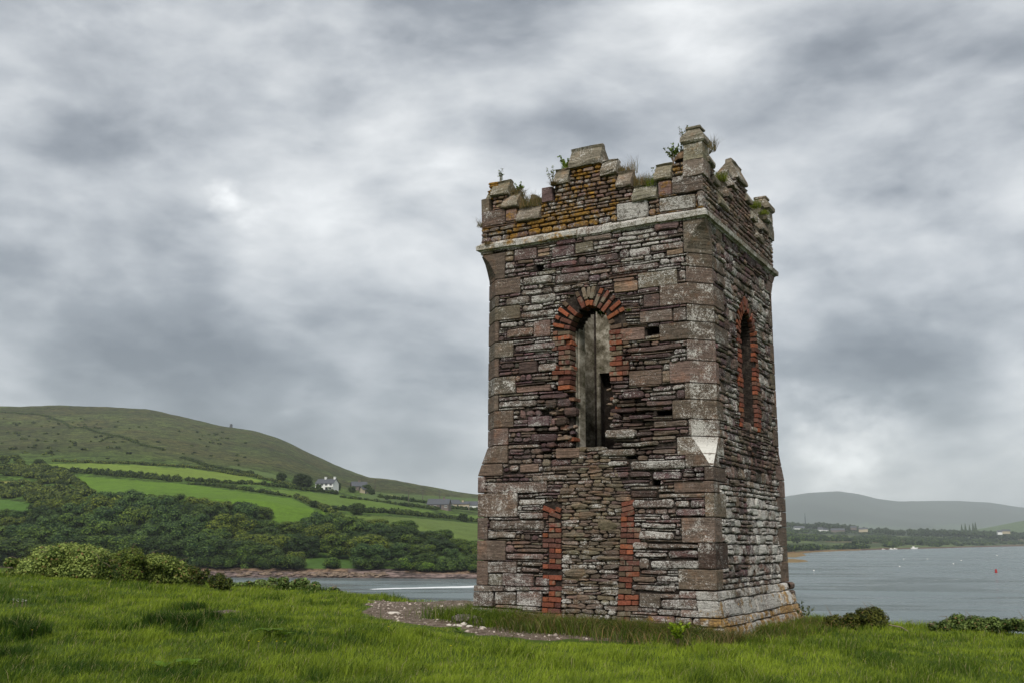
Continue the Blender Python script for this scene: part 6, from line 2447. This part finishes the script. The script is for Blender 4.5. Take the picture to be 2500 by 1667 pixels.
def sprig(pos, h_, n, label, mat=M_GORSE, leaf=.014, spread=.10, color=(1.6, 1.7, 1.6), name='wall_plant', cat='plant'):
    r_ = empty(name, tuple(pos))
    tag(r_, label, cat)
    V_, F_ = [], []
    C, S, N_ = [], [], []
    for i in range(n):
        a = rnd.uniform(0, 6.28)
        top = Vector((math.cos(a) * spread * rnd.uniform(.2, 1.4), math.sin(a) * spread * rnd.uniform(.2, 1.4), h_ * rnd.uniform(.6, 1)))
        midp = top * .5 + Vector((0, 0, h_ * .08))
        limb(V_, F_, (0, 0, -.03), midp, .005, .0035, 4)
        limb(V_, F_, midp, top, .0035, .0015, 4)
        for k in range(22):
            t_ = rnd.uniform(.25, 1.02)
            p = midp * (t_ * 2) if t_ < .5 else midp.lerp(top, (t_ - .5) * 2)
            C.append((p.x + rnd.gauss(0, .012), p.y + rnd.gauss(0, .012), p.z + rnd.gauss(0, .008)))
            S.append(leaf * rnd.uniform(.6, 1.3))
            N_.append((0, 0, .6))
    link('stem', mesh('stem', V_, F_, M_TWIG), r_)
    V, F, T = quads(np.array(C), np.array(S), np.array(N_, float), rg.uniform(.2, .9, len(C)), rg.random(len(C)) * .8)
    o = link('leaves', fastmesh('leaves', V, F, mat, {'tint': T}), r_)
    o.color = (*color, 1)


sprig(onwall(q1(212, 475)), .26, 5, 'spiky little shoot on top of the left corner battlement', spread=.05)
sprig(onwall(q1(285, 490)), .10, 3, 'tiny shoot right of the spiky one on the left corner', spread=.03)
sprig(onwall(q1(340, 545)), .17, 7, 'leafy weed on the left corner battlement', M_GRASS, .018, .09, (.8, .9, .7))
sprig(onwall(q1(590, 500)), .34, 8, 'grey green seeding plant beside the lower left step of the middle battlement', spread=.13)
sprig(onwall(q1(680, 380)), .28, 9, 'bright leafy thistle left of the highest middle coping', M_GRASS, .022, .11, (1, 1.1, .9))
sprig(onwall(q1(1325, 500)), .36, 4, 'upright weed stalk in the right gap of the battlements', spread=.04)
sprig(onwall(q1(1545, 245)), .42, 9, 'tall grey green weed left of the corner pinnacle', spread=.11)
sprig(onwall(q1(1460, 320)), .30, 12, 'bushy weed at the left foot of the corner pinnacle', M_GORSE, .018, .14, (1.6, 1.9, 1.5))
sprig(onwall(q1(1510, 300)), .22, 9, 'green weed hummock beside the pinnacle block', M_GRASS, .016, .12, (.7, .8, .6))
sprig(onwall(q2(845, 520), -.45), .16, 8, 'dark fern hanging inside the top of the arch', M_GRASS, .024, .14, (.5, .7, .6))
# soil hummock beside the pinnacle
V_ = ring_mesh('soil_hummock', [(.17, 0), (.16, .06), (.12, .13), (.05, .18)], 10, plain('brown_turf', (.13, .085, .05), .95, .5, 14))
tag(link('soil_hummock', V_, None, onwall(q1(1540, 312), -.17)), 'brown turf hummock beside the corner pinnacle', 'turf')
# sprays beside the tower foot and at the cliff edge
sprig(at(1965, 1512, 17.2), .30, 5, 'dark seeding weed leaning out at the right foot of the tower', M_GORSE, .02, .22, (.9, .9, .8))
sprig(at(1655, 1560, 12.9) + np.array([0, 0, -.03]), .24, 16, 'bright green fern clump in the grass before the tower', M_GRASS, .026, .17, (1.2, 1.25, .9), 'fern', 'fern')
V_, F_ = [], []
p0, p1, p2 = at(2170, 1524, 16.6), at(2200, 1530, 16.6), at(2216, 1540, 16.6)
limb(V_, F_, p0, p1, .008, .012, 5)
limb(V_, F_, p1, p2, .012, .016, 5)
tag(link('dead_branch', mesh('dead_branch', V_, F_, M_TWIG)), 'bare dead branch arching out of the grass at the cliff edge', 'branch')

# dark rush tussocks and docks in the grass
for (px_, py_, n, h_, sp_, lb) in ((395, 1535, 900, .26, .26, 'dark green rush tussock in the left middle of the grass'), (450, 1538, 700, .28, .20, 'dark rush tussock right beside the first one'),
                                   (40, 1545, 800, .24, .30, 'dark rush tussock at the left edge'), (80, 1555, 500, .22, .20, 'smaller dark tussock near the left edge'), (515, 1512, 420, .18, .16, 'low dark tussock above the rush tussocks'),
                                   (470, 1490, 420, .18, .2, 'dark low tussock left of the orange earth patch'), (20, 1615, 500, .20, .2, 'dark tussock in the lower left corner')):
    P = groundhit(px_, py_)
    tuft(P, n, h_ * 1.25, sp_, M_GRASS, lb, 'tussock', .8, 'rush_tussock', (.22, .34, .42), .010)


def dock(pos, n, L_, label, color=(.7, .9, .8)):
    r_ = empty('dock_plant', tuple(pos))
    tag(r_, label, 'plant')
    for i in range(n):
        a = 2 * math.pi * i / n + rnd.uniform(-.3, .3)
        l = L_ * rnd.uniform(.7, 1.1)
        el = rnd.uniform(.3, .9)
        V_, F_ = [], []
        for k in range(6):
            t_ = k / 5
            wv = .26 * l * math.sin(math.pi * (.12 + .86 * t_))
            rr_ = l * t_ * math.cos(el * (1 - .5 * t_))
            z_ = l * t_ * math.sin(el) * (1 - .55 * t_) + .02
            for s_ in (-1, 0, 1):
                V_.append((rr_ * math.cos(a) - s_ * wv * math.sin(a), rr_ * math.sin(a) + s_ * wv * math.cos(a), z_ + abs(s_) * .18 * wv))
        for k in range(5):
            for s_ in range(2):
                o = k * 3 + s_
                F_.append((o, o + 1, o + 4, o + 3))
        o = link('leaf', mesh('leaf', V_, F_, M_GRASS, {'tint': [(rnd.uniform(.3, .8), .2, 0, 1)] * len(V_)}), r_)
        o.color = (*color, 1)


dock(groundhit(660, 1550), 9, .24, 'broad-leaved dark dock plant in the middle of the grass')
dock(groundhit(690, 1556), 6, .18, 'smaller dock plant right of the first dock')
dock(groundhit(395, 1636), 6, .17, 'low dock leaves near the bottom of the picture')
dock(groundhit(460, 1632), 7, .20, 'dock plant right of the low dock leaves at the bottom')
dock(groundhit(1118, 1542), 5, .15, 'grey green dock in front of the pale stones')

# buttercups and daisies
def flower(pos, label, mat, name):
    V_, F_ = [], []
    r_ = empty(name, tuple(pos))
    tag(r_, label, 'flower', 'small flowers in the grass')
    limb(V_, F_, (0, 0, 0), (.005, 0, .115), .0025, .002, 4)
    link('stem', mesh('stem', V_, F_, M_TWIG), r_)
    V2 = [(0, 0, .115)]
    for i in range(10):
        a = 2 * math.pi * i / 10
        q = .015 if i % 2 else .008
        V2.append((q * math.cos(a), q * math.sin(a), .124))
    link('petals', mesh('petals', V2, [(0, 1 + i, 1 + (i + 1) % 10) for i in range(10)], mat), r_)


for (px_, py_) in ((606, 1590), (630, 1592), (674, 1591), (694, 1593), (76, 1562), (948, 1552), (1100, 1602)):
    flower(groundhit(px_, py_), 'yellow buttercup in the foreground grass', M_YEL, 'buttercup')
for i in range(12):
    flower(groundhit(30 + rnd.uniform(0, 34), 1482 + rnd.uniform(-3, 4)), 'white daisy in the small cluster at the left', M_FLOAT, 'daisy')
flower(groundhit(76, 1446), 'white daisy standing apart above the daisy cluster', M_FLOAT, 'daisy')

# stones on the bare ground
RW = [rock_mesh('pale_stone', M_ROCKW, 20 + i, .6) for i in range(3)]
RG = [rock_mesh('grey_rock', M_ROCKG, 30 + i, .6) for i in range(2)]


def stone_at(px_, py_, sx, sy, sz, me, label, name, group=None, rz=0.0):
    P = groundhit(px_, py_)
    o = link(name, me, None, (P[0], P[1], P[2] + sz * .25))
    o.scale = (sx, sy, sz)
    o.rotation_euler = (0, 0, rz)
    tag(o, label, 'rock' if 'grey' in name else 'stone', group)


stone_at(961, 1498, .115, .09, .05, RW[0], 'flat white slab lying alone on the bare path', 'pale_stone')
stone_at(1138, 1520, .24, .17, .17, RG[0], 'brown grey boulder at the edge of the long grass', 'grey_rock')
stone_at(1160, 1524, .16, .13, .13, RG[1], 'lower brown boulder touching the first, under the long grass', 'grey_rock')
stone_at(1116, 1528, .075, .05, .04, RW[1], 'white stone in front of the brown boulder, leftmost of the pale heap', 'pale_stone')
stone_at(1132, 1525, .06, .05, .05, RW[2], 'speckled pale stone in the middle of the heap', 'pale_stone')
stone_at(1146, 1530, .055, .05, .04, RW[0], 'rounded white stone at the right end of the heap', 'pale_stone')
stone_at(1096, 1526, .045, .04, .03, RW[2], 'small white stone left of the pale heap', 'pale_stone')
stone_at(1178, 1532, .05, .035, .03, RW[1], 'whitish stone on the path right of the boulders', 'pale_stone')
stone_at(1074, 1500, .05, .04, .03, RW[1], 'cream stone on the bare ground left of the boulders', 'pale_stone')
stone_at(1101, 1506, .04, .035, .028, RW[0], 'little cream stone beyond the brown boulder', 'pale_stone')
stone_at(1056, 1497, .03, .025, .015, RW[2], 'small white chip right of the flat slab', 'pale_stone')

# loose stone chips: countless
n = 5200
bx0, bx1 = np.array(DIRTW[0])[:, 0].min(), np.array(DIRTW[0])[:, 0].max()
by0, by1 = np.array(DIRTW[0])[:, 1].min(), np.array(DIRTW[0])[:, 1].max()
X, Y = rg.uniform(bx0, bx1, n * 3), rg.uniform(by0, by1, n * 3)
m_ = dirt_mask(X, Y) > .5
X, Y = X[m_][:n], Y[m_][:n]
Z = ground_z(X, Y)
s_ = rg.exponential(.010, len(X)) + .005
s_ = np.minimum(s_, .05)
oc8 = np.array([(1, 0, 0), (0, 1, 0), (-1, 0, 0), (0, -1, 0), (0, 0, .6), (0, 0, -.3)])
f8 = np.array([(0, 1, 4), (1, 2, 4), (2, 3, 4), (3, 0, 4), (1, 0, 5), (2, 1, 5), (3, 2, 5), (0, 3, 5)])
V = (oc8[None] * s_[:, None, None] * rg.uniform(.6, 1.4, (len(X), 6, 3)) + np.stack([X, Y, Z], 1)[:, None]).reshape(-1, 3)
F = (f8[None] + np.arange(len(X))[:, None, None] * 6).reshape(-1, 3)
tb = rg.random(len(X)) ** 2
T = np.repeat(np.stack([.16 + .45 * tb, .125 + .40 * tb, .10 + .35 * tb, np.ones(len(X))], 1), 6, 0)
M_CHIP, t = material('stone_chips')
finish(t, t.n('ShaderNodeAttribute', attribute_name='tint').outputs['Color'], .9)
tag(link('gravel', fastmesh('gravel', V, F, M_CHIP, {'tint': T})), 'pale stone chips scattered over the bare earth by the tower', 'gravel', None, 'stuff')
